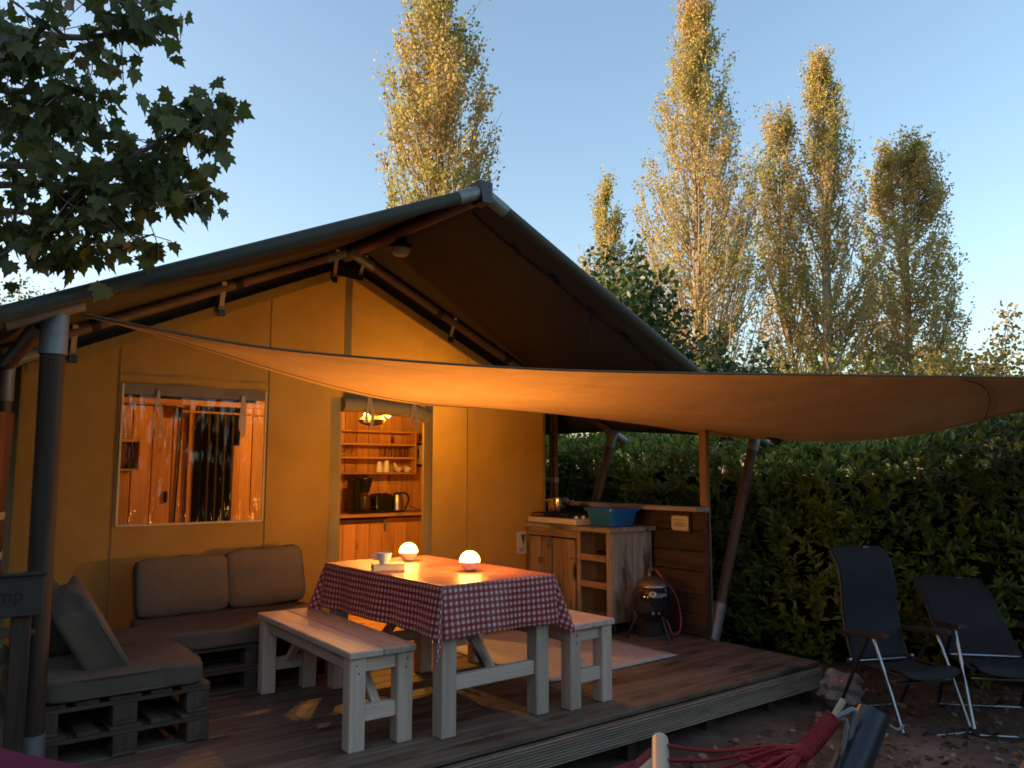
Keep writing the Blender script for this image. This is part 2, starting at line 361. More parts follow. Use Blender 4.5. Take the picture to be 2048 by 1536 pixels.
# ------------------------------------------------------------------ deck
deck = thing('wooden_deck', (0, -2.75, GZ), 'weathered dark plank deck with ribbed front fascia', 'deck')
DY0, DX0, DX1 = -2.75, -3.0, 2.45
bw = 0.142; y = DY0
i = 0
while y < -0.10:
    y1 = min(y + bw - 0.006, -0.10)
    box('deck_board', ((DX0 + DX1) / 2, (y + y1) / 2, -0.0145 + random.uniform(-0.0012, 0.0012)), (DX1 - DX0, y1 - y, 0.028), M_deck, deck, None, 0.003); y += bw; i += 1
# ribbed fascia: one board with ridges
def fascia(name, x0, x1, yy, axis):
    fb = box(name, ((x0 + x1) / 2, yy, -0.100) if axis == 'x' else (yy, (x0 + x1) / 2, -0.100), ((x1 - x0), 0.022, 0.135) if axis == 'x' else (0.022, x1 - x0, 0.135), M_deck if axis == 'x' else wood('weathered_deck', (0.095, 0.063, 0.041), (0.235, 0.168, 0.115), 'y', 0.62, 30), deck, None, 0.002)
    if axis == 'x':
        for k in range(9):
            box('rib', ((x0 + x1) / 2, yy - 0.017, -0.160 + k * 0.0148), (x1 - x0, 0.014, 0.0085), M_fascia, fb, None, 0.002)
fascia('fascia_board', DX0, DX1 - 0.024, DY0 - 0.014, 'x'); fascia('side_board', DY0 - 0.02, 1.2, DX1 - 0.008, 'y')
for xx in (-2.4, -1.2, -0.15, 0.55, 1.25, 1.9, 2.35):
    box('support_post', (xx, DY0 + 0.06, GZ + 0.045), (0.07, 0.07, 0.16), M_dark['z'], deck)
# fallen leaves on the deck
lm = leafmat('dry_leaf', [(0.2, (0.25, 0.14, 0.06)), (0.8, (0.45, 0.32, 0.16))], 3, 0.1, 0.8)
for k, (x, yy, s_) in enumerate([(0.95, -2.22, 0.05), (0.62, -2.42, 0.045), (-1.05, -2.0, 0.09), (1.55, -2.25, 0.03), (2.05, -2.2, 0.035), (-0.92, -2.02, 0.06)]):
    a = random.uniform(0, 6.28); d = Vector((math.cos(a), math.sin(a), 0.15)).normalized(); xx = d.cross(Vector((0.1, 0, 1))).normalized(); zz = xx.cross(d)
    V = [Vector((x, yy, 0.008)) + s_ * (xx * v[0] + d * v[1] + zz * (v[2] + 0.05)) for v in T_POP[0]]
    o = poly('fallen_leaf', V, T_POP[1], lm); props(o, 'small dry leaf lying on the bare deck boards', 'leaf', 'fallen leaves on the deck')

# ------------------------------------------------------------------ tent
tent = thing('safari_tent', (0, -0.09, 0), 'large sand canvas safari tent with dark roof and open porch', 'tent')
WY = -0.09; RX = -0.035
def zr(x): return 3.18 - (0.45 if x < RX else 0.47) * abs(x - RX)          # rafter centre in the wall plane
def zf(x): return 3.19 - (0.437 if x < RX else 0.488) * abs(x - RX)        # top of the roof's front edge
def zc(x): return zr(x) - 0.125                                            # top of the canvas wall
random.seed(3)
def panel(name, x0, x1, z0, z1, mat=M_canvas, dy=0.0, nu=10, nv=14, amp=0.010, ph=None, skew=0.0):
    """z1 None = up to the sloping canvas top"""
    ph = random.uniform(0, 6) if ph is None else ph
    def fn(u, v):
        x = x0 + (x1 - x0) * u; zt = zc(x) if z1 is None else z1; z = z0 + (zt - z0) * v
        e = math.sin(math.pi * u)
        w = amp * e * (math.sin(7 * x + 2 * z + ph) + 0.6 * math.sin(15 * x - 1.5 * z + 2 * ph) * (1 - v)) + 0.012 * e * math.sin(math.pi * v)
        return (x, WY + dy - w, z)
    return grid(name, fn, nu, nv, mat, tent)
WX0, WX1, WZ0, WZ1 = -1.698, -0.690, 0.988, 1.966
DXL, DXR, DZ = -0.047, 0.722, 1.93
panel('canvas_panel', -2.30, -1.715, 0.0, None, amp=0.034, nu=24, nv=24)
panel('canvas_panel', -1.715, -0.662, 0.0, WZ0, amp=0.018, nu=24, nv=14)
panel('canvas_panel', -1.715, WX0, WZ0, WZ1, nu=2, amp=0); panel('canvas_panel', WX1, -0.662, WZ0, WZ1, nu=2, amp=0)
panel('canvas_panel', -1.715, -0.662, WZ1, None, nu=24, amp=0.012)
panel('canvas_panel', -0.662, DXL, 0.0, None, amp=0.012, nu=20, nv=24)
panel('canvas_panel', DXL, DXR, DZ, None, amp=0.004)
panel('canvas_panel', DXR, 1.19, 0.0, None, amp=0.013, nu=20, nv=24)
panel('canvas_panel', 1.19, 2.10, 0.0, None, amp=0.011, nu=24, nv=24)
def seam(x, z0, z1, w=0.007, mat=M_canvas_trim, dy=-0.012, zh=None):
    box('seam', (x, WY + dy, (z0 + z1) / 2), (w, 0.008, z1 - z0), mat, tent, None, 0.002)
for x in (-1.715, -0.662, 1.19): seam(x, 0.0, zc(x) - 0.01)
box('seam', (-1.19, WY - 0.014, 2.03), (1.05, 0.006, 0.006), M_canvas_trim, tent, None, 0.001)
seam(DXL + 0.035, DZ + 0.02, zc(-0.03) - 0.06, 0.06)          # centre band above the door
seam(2.095, 0.0, zc(2.09) - 0.01, 0.03, M_canvas_trim)
# sloping top binding and dark gap behind it
for x0, x1 in ((-2.27, RX), (RX, 2.10)):
    poly('top_binding', [(x0, WY - 0.016, zc(x0) + 0.005), (x1, WY - 0.016, zc(x1) + 0.005), (x1, WY - 0.016, zc(x1) - 0.075), (x0, WY - 0.016, zc(x0) - 0.075)], [(0, 1, 2, 3)], cloth('sand_binding', (0.32, 0.215, 0.07), 0.2), tent)
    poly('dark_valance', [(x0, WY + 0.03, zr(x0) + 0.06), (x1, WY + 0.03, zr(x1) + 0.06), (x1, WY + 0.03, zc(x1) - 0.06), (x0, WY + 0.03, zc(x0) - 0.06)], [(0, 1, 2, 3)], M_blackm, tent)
# skirt at the foot of the wall
box('skirt', (-1.16, WY - 0.03, 0.10), (2.2, 0.02, 0.2), cloth('dark_skirt', (0.03, 0.025, 0.02), 0), tent)
# roof
def roof(x0, x1):
    def fn(u, v):
        x = x0 + (x1 - x0) * u
        y = -2.04 + v * 7.0
        k = min(1, (y + 2.04) / 1.95)
        z = (zf(x) - 0.03) * (1 - k) + (zr(x) + 0.065) * k
        z -= 0.03 * math.sin(math.pi * k) * math.sin(math.pi * min(1, abs(x - RX) / 3.0)) * (1 if k < 1 else 0)
        return (x, y, z)
    return grid('roof_sheet', fn, 20, 36, M_roof, tent, thick=0.006)
roof(RX, -3.05); roof(RX, 3.08)
def rp(x, y=-2.04): return Vector((x, y, zf(x) - 0.044))
tube('roof_sleeve', [rp(RX - 0.17), rp(-1.0), rp(-2.0), rp(-3.06)], 0.040, M_roof_edge, tent, 16)
tube('roof_sleeve', [rp(RX + 0.17), rp(1.0), rp(2.0), rp(3.10)], 0.040, M_roof_edge, tent, 16)
tube('peak_coupling', [rp(RX - 0.19), rp(RX - 0.035)], 0.043, M_steel, tent, 16); tube('peak_coupling', [rp(RX + 0.035), rp(RX + 0.19)], 0.043, M_steel, tent, 16)
pk = rp(RX)
poly('peak_cap', [pk + Vector((-0.05, -0.05, 0.055)), pk + Vector((0.05, -0.05, 0.055)), pk + Vector((0.04, -0.055, -0.085)), pk + Vector((-0.03, -0.055, -0.085)),
                  pk + Vector((-0.05, 0.06, 0.055)), pk + Vector((0.05, 0.06, 0.055)), pk + Vector((0.04, 0.06, -0.085)), pk + Vector((-0.03, 0.06, -0.085))],
     [(0, 3, 2, 1), (4, 5, 6, 7), (0, 1, 5, 4), (1, 2, 6, 5), (2, 3, 7, 6), (3, 0, 4, 7)], M_black, tent)
tube('ridge_pole', [(RX, -2.0, 3.11), (RX, -0.28, 3.15), (RX, 4.8, 3.15)], 0.042, M_pole['y'], tent, 14)
WYR = WY - 0.055
def wr(x): return Vector((x, WYR, zr(x)))
tube('rafter', [wr(RX - 0.13), wr(-2.42)], 0.038, M_pole['x'], tent, 14); tube('rafter', [wr(RX + 0.13), wr(3.05)], 0.038, M_pole['x'], tent, 14)
tube('ridge_joint', [wr(RX - 0.22), wr(RX - 0.02)], 0.045, M_steel, tent); tube('ridge_joint', [wr(RX + 0.02), wr(RX + 0.22)], 0.045, M_steel, tent)
tube('ridge_joint', [(RX, WYR - 0.16, 3.145), (RX, WYR + 0.1, 3.15)], 0.05, M_steel, tent)
for x in (-0.95, -1.9, 0.85, 1.6):
    d = (wr(x + 0.03) - wr(x - 0.03)); tube('pole_band', [wr(x) - d * 0.45, wr(x) + d * 0.45], 0.043, M_blackm, tent)
# right slanting poles
def leaning(b, t, stub):
    b = Vector(b); t = Vector(t); d = (t - b).normalized()
    tube('leaning_pole', [b + d * 0.05, t - d * 0.02], 0.045, M_pole['z'], tent, 14)
    tube('pole_foot', [b - d * 0.03, b + d * 0.27], 0.052, M_steel, tent, 14)
    tube('pole_head', [t - d * 0.16, t + d * 0.03], 0.052, M_steel, tent, 14)
    s = Vector((1, 0, -0.47)).normalized(); tube('pole_stub', [t - s * 0.12, t + s * stub], [0.046, 0.046], M_steel, tent, 14)
leaning((2.475, -1.80, 0.02), (3.12, -1.80, 1.68), 0.17); leaning((2.36, WYR, 0.0), (3.0, WYR, 1.75), 0.19)
# left poles
LP = Vector((-2.345, -1.86, 0))
tube('front_pole', [LP + Vector((0, 0, 0.0)), LP + Vector((-0.012, 0, 2.12))], 0.052, M_dark['z'], tent, 16)
tube('pole_foot', [LP + Vector((0, 0, 0.0)), LP + Vector((0, 0, 0.20))], 0.058, M_steel, tent, 16)
tube('pole_head', [LP + Vector((-0.010, 0, 1.90)), LP + Vector((-0.012, 0, 2.13))], 0.060, M_steel, tent, 16)
tube('pole_stub', [LP + Vector((0.09, -0.03, 2.165)), LP + Vector((-0.22, -0.03, 2.165 - 0.13))], 0.052, M_steel, tent, 16)
tube('eave_pole', [LP + Vector((-0.05, 0.06, 2.06)), (-2.385, WYR, 2.04)], 0.045, M_pole['y'], tent, 14)
tube('rear_pole', [(-2.385, WYR, 0), (-2.385, WYR, 1.84)], 0.040, M_pole['z'], tent, 14)
tube('pole_elbow', [(-2.385, WYR, 1.80), (-2.385, WYR, 2.0), (-2.36, WYR, 2.06), (-2.22, WYR, 2.13)], 0.048, M_steel, tent, 14, 4)
# straps with buckles hanging from the rafters
def strap(x, sx=0.0, L=0.17, w=0.034):
    a = wr(x) + Vector((0, -0.043, 0.04)); b = Vector((x + sx, WY - 0.035, zr(x) - L))
    o = poly('strap', [a + Vector((-w / 2, 0, 0)), a + Vector((w / 2, 0, 0)), b + Vector((w / 2, 0, 0)), b + Vector((-w / 2, 0, 0))], [(0, 3, 2, 1)], M_strap, tent, False, 0.003)
    box('buckle', b + Vector((0, -0.012, -0.015)), (w * 1.6, 0.018, 0.05), M_black, o, None, 0.004)
    tube('buckle_bar', [b + Vector((-w * 0.8, -0.022, 0.015)), b + Vector((w * 0.8, -0.022, 0.015))], 0.005, M_steel, o, 6)
strap(-1.06); strap(-2.02); strap(1.0, -0.02, 0.14); strap(-0.16, 0, 0.19, 0.03); strap(0.10, -0.03, 0.13, 0.03)
poly('apex_patch', [(RX - 0.14, WY - 0.03, zc(RX - 0.14) + 0.06), (RX + 0.14, WY - 0.03, zc(RX + 0.14) + 0.06), (RX + 0.09, WY - 0.034, zc(RX) - 0.10), (RX - 0.12, WY - 0.034, zc(RX) - 0.09)], [(0, 3, 2, 1)], M_black, tent, False, 0.004)
for x, yy in ((-1.28, -1.86), (-0.92, -1.86), (-1.72, -1.86), (-2.22, -1.86), (-0.55, -1.86)):
    k = (yy + 2.04) / 1.95; z = (zf(x) - 0.03) * (1 - k) + (zr(x) + 0.065) * k - 0.012 - 0.03 * math.sin(math.pi * k) * math.sin(math.pi * abs(x - RX) / 3)
    lathe('eyelet', [(0.0, -0.02), (0.014, -0.02), (0.024, -0.006), (0.024, 0.004)], (x, yy, z), M_black, tent, 10)
# cord under the right roof slope
def ru(x, yy):
    k = (yy + 2.04) / 1.95; return Vector((x, yy, (zf(x) - 0.03) * (1 - k) + (zr(x) + 0.065) * k - 0.035 - 0.03 * math.sin(math.pi * k) * math.sin(math.pi * abs(x - RX) / 3)))
cp = [ru(0.06 + 0.36 * k, -1.80) - Vector((0, 0, 0.018 * (k % 2))) for k in range(7)]
tube('guy_cord', cp, 0.010, M_blackm, tent, 6, 3)
for k in (1, 2, 3, 4, 5): box('cord_toggle', cp[k] + Vector((0, 0, 0.008)), (0.10, 0.03, 0.03), M_blackm, tent, (0, 0.45, 0.2))
poly('loose_strap', [cp[3] + Vector((-0.012, 0, 0)), cp[3] + Vector((0.012, 0, 0)), cp[3] + Vector((0.008, 0, -0.22)), cp[3] + Vector((0.0, 0, -0.25))], [(0, 3, 2, 1)], M_blackm, tent, False, 0.004)
# enclosing side and rear walls
for x, nm in ((-2.28, 'side_wall'), (2.115, 'side_wall')):
    poly(nm, [(x, WY, 0), (x, 4.7, 0), (x, 4.7, zr(x) + 0.03), (x, WY, zr(x) + 0.03)], [(0, 1, 2, 3)], M_lining, tent)
poly('rear_wall', [(-2.28, 4.7, 0), (2.115, 4.7, 0), (2.115, 4.7, zr(2.1)), (RX, 4.7, 3.15), (-2.28, 4.7, zr(-2.28))], [(0, 1, 2, 3, 4)], M_lining, tent)
# inner floor and brown inner lining
fy = -0.095
while fy < 4.6:
    box('floor_board', (-0.085, fy + 0.10, -0.012), (4.37, 0.194, 0.028), M_pine['x'], tent, None, 0.003); fy += 0.2
# window: clear vinyl, header, piping, ties
def vinyl():
    m, nt, ln, b = nodes('clear_vinyl')
    mp = coords(nt, ln, (10, 1, 1.5), False); mp.inputs['Rotation'].default_value = (0, R(14), 0)
    n = nt.new('ShaderNodeTexNoise'); n.inputs['Scale'].default_value = 2.0; n.inputs['Detail'].default_value = 1.5; ln.new(mp.outputs[0], n.inputs['Vector'])
    bp = nt.new('ShaderNodeBump'); bp.inputs['Strength'].default_value = 1.0; bp.inputs['Distance'].default_value = 0.03; ln.new(n.outputs['Fac'], bp.inputs['Height'])
    g = nt.new('ShaderNodeBsdfGlossy'); g.inputs['Roughness'].default_value = 0.03; ln.new(bp.outputs[0], g.inputs['Normal'])
    t = nt.new('ShaderNodeBsdfTransparent'); t.inputs['Color'].default_value = (0.9, 0.9, 0.88, 1)
    f = nt.new('ShaderNodeFresnel'); f.inputs['IOR'].default_value = 1.6
    mx = nt.new('ShaderNodeMixShader'); ln.new(f.outputs[0], mx.inputs[0]); ln.new(t.outputs[0], mx.inputs[1]); ln.new(g.outputs[0], mx.inputs[2]); ln.new(mx.outputs[0], nt['Material Output'].inputs[0])
    return m
M_vinyl = vinyl()
win = grid('window', lambda u, v: (WX0 + (WX1 - WX0) * u, WY - 0.006 - 0.004 * math.sin(math.pi * v) * math.sin(9 * u + 2 * v) + 0.0016 * (1 - v) ** 2 * math.sin(62 * u - 9 * v + 2 * math.sin(11 * u)), WZ0 + (WZ1 - WZ0) * v), 120, 24, M_vinyl, tent)
win['label'] = 'clear vinyl tent window with wavy reflections'
M_vband = plain('window_band', (0.17, 0.115, 0.065), 0.7, 0, 0.2)
poly('window_band', [(WX0, WY - 0.022, WZ1), (WX1, WY - 0.022, WZ1), (WX1, WY - 0.024, WZ1 - 0.075), (WX0, WY - 0.024, WZ1 - 0.075)], [(0, 3, 2, 1)], M_vband, win, False, 0.002)
for a, b in (((WX0, WZ0), (WX0, WZ1)), ((WX1, WZ0), (WX1, WZ1)), ((WX0, WZ0), (WX1, WZ0))):
    bar('window_piping', (a[0], WY - 0.022, a[1]), (b[0], WY - 0.022, b[1]), 0.012, 0.016, cloth('piping', (0.5, 0.40, 0.26), 0), win, 0.003)
def tie(x, z, L, parent, y=WY - 0.036, spread=0.03, w=0.014):
    for sgn in (-1, 1):
        P = [(x, y, z), (x + sgn * spread * 0.4, y - 0.006, z - L * 0.3), (x + sgn * spread * 0.8, y - 0.004, z - L * 0.65), (x + sgn * spread * 0.5, y - 0.004, z - L * (1 if sgn > 0 else 0.85))]
        P = smoothpts(P, 4)
        V = []; F = []
        for i, p in enumerate(P): V += [p + Vector((-w / 2, 0, 0)), p + Vector((w / 2, 0, 0.004))]
        for i in range(len(P) - 1): F.append((2 * i, 2 * i + 2, 2 * i + 3, 2 * i + 1))
        poly('tie_ribbon', V, F, M_strap, parent, False, 0.0015)
tie(-1.47, 1.925, 0.33, win); tie(-0.87, 1.92, 0.31, win, WY - 0.036, 0.018, 0.026)
# door: side trims, rolled-up flap with ties
panel('door_trim', DXL - 0.10, DXL - 0.005, 0.0, DZ + 0.02, M_canvas_trim, -0.018, 3, 10, 0.004)
panel('door_trim', DXR + 0.005, DXR + 0.095, 0.0, DZ + 0.06, M_canvas_trim, -0.018, 3, 10, 0.006)
RP = [(DXL - 0.02, WY - 0.05, 1.90), (0.15, WY - 0.055, 1.90), (0.4, WY - 0.055, 1.885), (0.6, WY - 0.05, 1.875), (DXR + 0.02, WY - 0.045, 1.83)]
V, F = tube_vf(smoothpts(RP, 6), 0.062, 16)
rf = autos(poly('rolled_flap', V, F, M_canvas_trim, tent, True))
for x, z in ((0.14, 1.97), (0.56, 1.95)): tie(x, z, 0.26, rf, WY - 0.122, 0.035, 0.026)
poly('door_header', [(DXL, WY - 0.02, 2.02), (DXR, WY - 0.02, 2.02), (DXR, WY - 0.02, 1.90), (DXL, WY - 0.02, 1.90)], [(0, 3, 2, 1)], M_canvas_trim, tent)
# furled brown side curtain by the rear left pole
CX, CY = -2.46, -0.22
V = []; F = []; ns = 22; nz = 12
for j in range(nz + 1):
    z = 1.72 * j / nz; pinch = 1 - 0.22 * math.exp(-((z - 1.10) / 0.05) ** 2) - 0.22 * math.exp(-((z - 0.86) / 0.05) ** 2)
    for k in range(ns):
        a = 2 * math.pi * k / ns; r_ = (0.115 + 0.022 * math.sin(5 * a + z) + 0.014 * math.sin(9 * a - 2 * z)) * pinch
        V.append((CX + r_ * 0.9 * math.cos(a), CY + r_ * 1.3 * math.sin(a), z))
for j in range(nz):
    for k in range(ns): F.append((j * ns + k, j * ns + (k + 1) % ns, (j + 1) * ns + (k + 1) % ns, (j + 1) * ns + k))
cur = poly('furled_curtain', V, F, cloth('brown_curtain', (0.16, 0.065, 0.03), 0.05, 0.9, 300, 0.15), tent, True)
for z in (1.10, 0.86):
    P = [(CX + 0.112 * math.cos(a), CY + 0.15 * math.sin(a), z + 0.012 * math.sin(a * 2)) for a in [2 * math.pi * k / 20 for k in range(21)]]
    V = []; F = []
    for p in P: V += [Vector(p) + Vector((0, 0, -0.022)), Vector(p) + Vector((0, 0, 0.022))]
    for i in range(20): F.append((2 * i, 2 * i + 2, 2 * i + 3, 2 * i + 1))
    poly('tie_strap', V, F, M_strap, cur, True)

# outdoor lamp on the ridge (unlit)
t = thing('porch_light', (RX + 0.03, -0.95, 3.05), 'small unlit porch light with clear dome under ridge pole', 'lamp')
box('bracket', (RX + 0.03, -0.95, 3.085), (0.06, 0.07, 0.06), M_black, t); lathe('base', [(0.0, 0.0), (0.075, 0.0), (0.085, -0.015), (0.085, -0.03), (0.0, -0.032)][::-1], (RX + 0.03, -0.95, 3.055), M_black, t, 20)
lathe('dome', [(0.0, -0.062), (0.03, -0.06), (0.055, -0.048), (0.068, -0.028), (0.07, 0.0)], (RX + 0.03, -0.95, 3.022), plain('frosted_dome', (0.55, 0.45, 0.3), 0.12, 0, 0.05), t, 20)

# ------------------------------------------------------------------ inside the tent
YB = 2.05
kw = thing('kitchen_wall', (1.1, YB, 0), 'knotty orange pine board wall behind the kitchen shelves', 'wall')
x = 0.0; k = 0
while x < 2.08:
    w = 0.145; box('board', (x + w / 2, YB + 0.012 + (k % 2) * 0.001, 1.12), (w - 0.006, 0.022, 2.26), M_pine['z'], kw, None, 0.004); x += w; k += 1
ks = thing('wall_shelf_unit', (1.2, YB - 0.1, 1.3), 'open pine shelf unit with four shelves inside the doorway', 'shelf')
SZ = (1.335, 1.505, 1.655, 1.80)
for z in SZ: box('shelf', (1.08, YB - 0.10, z), (1.44, 0.20, 0.022), M_pine['x'], ks)
box('side', (1.81, YB - 0.10, 1.568), (0.022, 0.20, 0.49), M_pine['z'], ks)
# low kitchen cabinet
kc = thing('kitchen_cabinet', (1.1, 1.75, 0), 'orange pine kitchen base cabinet inside the tent doorway', 'cabinet')
box('worktop', (1.08, 1.76, 0.895), (1.9, 0.56, 0.03), M_pine['x'], kc); box('carcass', (1.08, 1.79, 0.43), (1.84, 0.48, 0.86), M_pine['z'], kc)
x = 0.16; k = 0
while x < 2.0:
    box('door_plank', (x + 0.075, 1.528, 0.42), (0.146, 0.022, 0.78), M_pine['z'], kc); x += 0.15; k += 1
box('rail', (0.80, 1.52, 0.845), (0.9, 0.03, 0.03), M_dark['x'], kc); box('latch', (1.24, 1.512, 0.79), (0.03, 0.016, 0.12), M_steel, kc)
# cream side panel at the right
t = thing('side_panel', (2.0, 1.9, 0.9), 'plain cream panel beside the kettle in the tent', 'panel'); box('panel', (2.03, 1.88, 1.12), (0.02, 0.42, 0.42), plain('cream_panel', (0.6, 0.5, 0.28), 0.7), t)
t = thing('picture_frame', (1.96, YB - 0.01, 1.53), 'black picture frame with pale print beside the shelves', 'picture frame')
box('frame', (1.93, YB - 0.008, 1.55), (0.17, 0.018, 0.28), M_black, t); box('print', (1.945, YB - 0.018, 1.55), (0.11, 0.006, 0.22), M_paper, t, None, 0); box('text_line', (1.945, YB - 0.0225, 1.56), (0.02, 0.002, 0.10), M_dark['z'], t, None, 0)
# coffee maker, toaster, kettle
cx, cy, cz = 1.06, 1.72, 0.911
t = thing('coffee_maker', (cx, cy, cz), 'tall glossy black filter coffee maker on the pine worktop', 'coffee maker')
gl = plain('gloss_black', (0.012, 0.011, 0.011), 0.12, 0, 0.1)
box('base', (cx, cy, cz + 0.02), (0.24, 0.20, 0.04), gl, t, None, 0.01); box('tank', (cx - 0.075, cy + 0.02, cz + 0.20), (0.09, 0.17, 0.34), gl, t, None, 0.015)
lathe('filter_head', [(0.0, 0.0), (0.05, 0.0), (0.085, 0.13), (0.085, 0.16), (0.03, 0.17), (0.02, 0.19), (0, 0.19)], (cx + 0.035, cy - 0.01, cz + 0.22), gl, t, 20)
lathe('jug', [(0.0, 0.0), (0.065, 0.0), (0.078, 0.05), (0.06, 0.13), (0.05, 0.15), (0.0, 0.15)], (cx + 0.035, cy - 0.01, cz + 0.042), plain('dark_glass', (0.05, 0.03, 0.02), 0.06, 0, 0.1), t, 20)
tube('jug_handle', [(cx + 0.10, cy - 0.03, cz + 0.17), (cx + 0.15, cy - 0.05, cz + 0.15), (cx + 0.15, cy - 0.05, cz + 0.08), (cx + 0.11, cy - 0.03, cz + 0.06)], 0.009, gl, t, 8, 4)
cx = 1.30
t = thing('toaster', (cx, cy, cz), 'squat black toaster between coffee maker and kettle', 'toaster')
cushion('body', (cx, cy, cz + 0.10), (0.20, 0.16, 0.20), gl, t, None, 0.1, 3); box('slot', (cx, cy, cz + 0.205), (0.15, 0.03, 0.012), M_blackm, t); box('lever', (cx + 0.11, cy - 0.02, cz + 0.15), (0.025, 0.03, 0.015), M_black, t)
cx = 1.50
t = thing('electric_kettle', (cx, cy, cz), 'brushed steel kettle with black handle on the worktop', 'kettle')
lathe('base', [(0.085, 0), (0.09, 0.012), (0.08, 0.022), (0, 0.022)], (cx, cy, cz), M_black, t, 20)
lathe('body', [(0.08, 0.0), (0.078, 0.05), (0.062, 0.15), (0.05, 0.175), (0.0, 0.18)], (cx, cy, cz + 0.022), plain('brushed_steel', (0.6, 0.57, 0.52), 0.25, 1, 0.05), t, 24)
lathe('lid', [(0.045, 0), (0.03, 0.015), (0.0, 0.02)], (cx, cy, cz + 0.198), M_black, t, 16)
tube('handle', [(cx + 0.03, cy - 0.01, cz + 0.21), (cx + 0.10, cy - 0.03, cz + 0.20), (cx + 0.125, cy - 0.04, cz + 0.14), (cx + 0.10, cy - 0.03, cz + 0.06), (cx + 0.09, cy - 0.02, cz + 0.03)], 0.012, M_black, t, 8, 4)
tube('power_cord', [(cx + 0.08, cy - 0.02, cz + 0.012), (cx + 0.18, cy - 0.08, cz + 0.008), (cx + 0.28, cy - 0.02, cz + 0.01), (cx + 0.2, cy + 0.08, cz + 0.06)], 0.005, M_black, t, 6, 5)
# glasses and crockery on the shelves
def glassmat():
    m, nt, ln, b = nodes('drinking_glass')
    g = nt.new('ShaderNodeBsdfGlossy'); g.inputs['Roughness'].default_value = 0.03; tr = nt.new('ShaderNodeBsdfTransparent'); tr.inputs['Color'].default_value = (0.93, 0.93, 0.92, 1)
    f = nt.new('ShaderNodeLayerWeight'); f.inputs['Blend'].default_value = 0.18; mx = nt.new('ShaderNodeMixShader')
    ln.new(f.outputs['Fresnel'], mx.inputs[0]); ln.new(tr.outputs[0], mx.inputs[1]); ln.new(g.outputs[0], mx.inputs[2]); ln.new(mx.outputs[0], nt['Material Output'].inputs[0]); return m
M_glass = glassmat()
wineg = [(0.032, 0), (0.03, 0.003), (0.004, 0.008), (0.004, 0.05), (0.02, 0.06), (0.033, 0.085), (0.032, 0.105), (0.027, 0.125)]
tumb = [(0.0, 0.0), (0.026, 0.0), (0.03, 0.09), (0.0285, 0.09), (0.025, 0.004), (0, 0.004)]
for k, x in enumerate((0.86, 0.96, 1.05)):
    o = lathe('wine_glass', wineg, (x, YB - 0.09, SZ[1] + 0.012), M_glass, None, 16); props(o, 'upturned small wine glass at the empty end of the shelf', 'glass', 'wine glasses on the shelf')
for k, x in enumerate((1.44, 1.51, 1.575, 1.64, 1.70, 1.755)):
    o = lathe('drinking_glass', [(a * 0.95, b * (1.25 if k != 4 else 0.9)) for a, b in tumb], (x, YB - 0.09 + 0.02 * (k % 2), SZ[1] + 0.012), M_glass, None, 16); props(o, 'clear drinking glass in the row on the pine shelf', 'glass', 'drinking glasses on the shelf')
for k, (x, n) in enumerate(((1.40, 3), (1.48, 4))):
    t = thing('cup_stack', (x, YB - 0.09, SZ[0] + 0.012), 'taller stack of white beakers on the lowest shelf' if k else 'shorter stack of white beakers behind the taller stack', 'cup stack')
    for j in range(n): lathe('beaker', [(0.038, 0), (0.028, 0.085), (0.0, 0.085)], (x, YB - 0.09 - 0.02 * k, SZ[0] + 0.012 + j * 0.016), M_wcer, t, 16)
for k, (x, rot, lb) in enumerate(((1.58, (0, 1.3, 0), 'white saucer standing on edge on the lowest shelf'), (1.64, (0, 0, 0), 'round white bowl on the lowest shelf'), (1.74, (0, 0.5, 0), 'white cup tilted against the shelf end'))):
    o = lathe('saucer' if k == 0 else ('bowl' if k == 1 else 'tilted_cup'), [(0.03, 0), (0.055, 0.015), (0.056, 0.017), (0.028, 0.004), (0, 0.004)] if k == 0 else [(0.022, 0), (0.038, 0.02), (0.048, 0.055), (0.045, 0.055), (0.034, 0.02), (0, 0.006)],
              (x, YB - 0.10, SZ[0] + (0.065 if k == 0 else 0.012)), M_wcer, None, 18, rot=rot); props(o, lb, 'crockery')
# ceiling spot lamp, lit
BUL = glow('lit_bulb', (1.0, 0.44, 0.07), 1250.0)
lx, ly, lz = 0.60, 0.62, 1.865
t = thing('ceiling_spot_lamp', (lx, ly, lz + 0.05), 'twin lit spot lamp hanging inside the tent doorway', 'lamp')
lathe('shade', [(0.0, 0.04), (0.10, 0.035), (0.13, 0.0), (0.11, -0.03), (0.05, -0.05), (0, -0.05)][::-1], (lx, ly, lz - 0.03), plain('lamp_brown', (0.10, 0.07, 0.04), 0.5), t, 24)
tube('cable', [(lx, ly, lz), (lx, ly, 2.95)], 0.006, M_black, t, 6)
for s in (-1, 1):
    p = Vector((lx + s * 0.115, ly - 0.075 * 1.0 + (-0.03 if s < 0 else -0.03), lz + 0.012))
    lathe('bulb', [(0, -0.022), (0.016, -0.016), (0.023, 0), (0.016, 0.016), (0, 0.022)], p, BUL, t, 12)
    tube('spot_arm', [(lx + s * 0.05, ly - 0.02, lz), p + Vector((0, 0.03, 0.01))], 0.008, M_steel, t, 8)
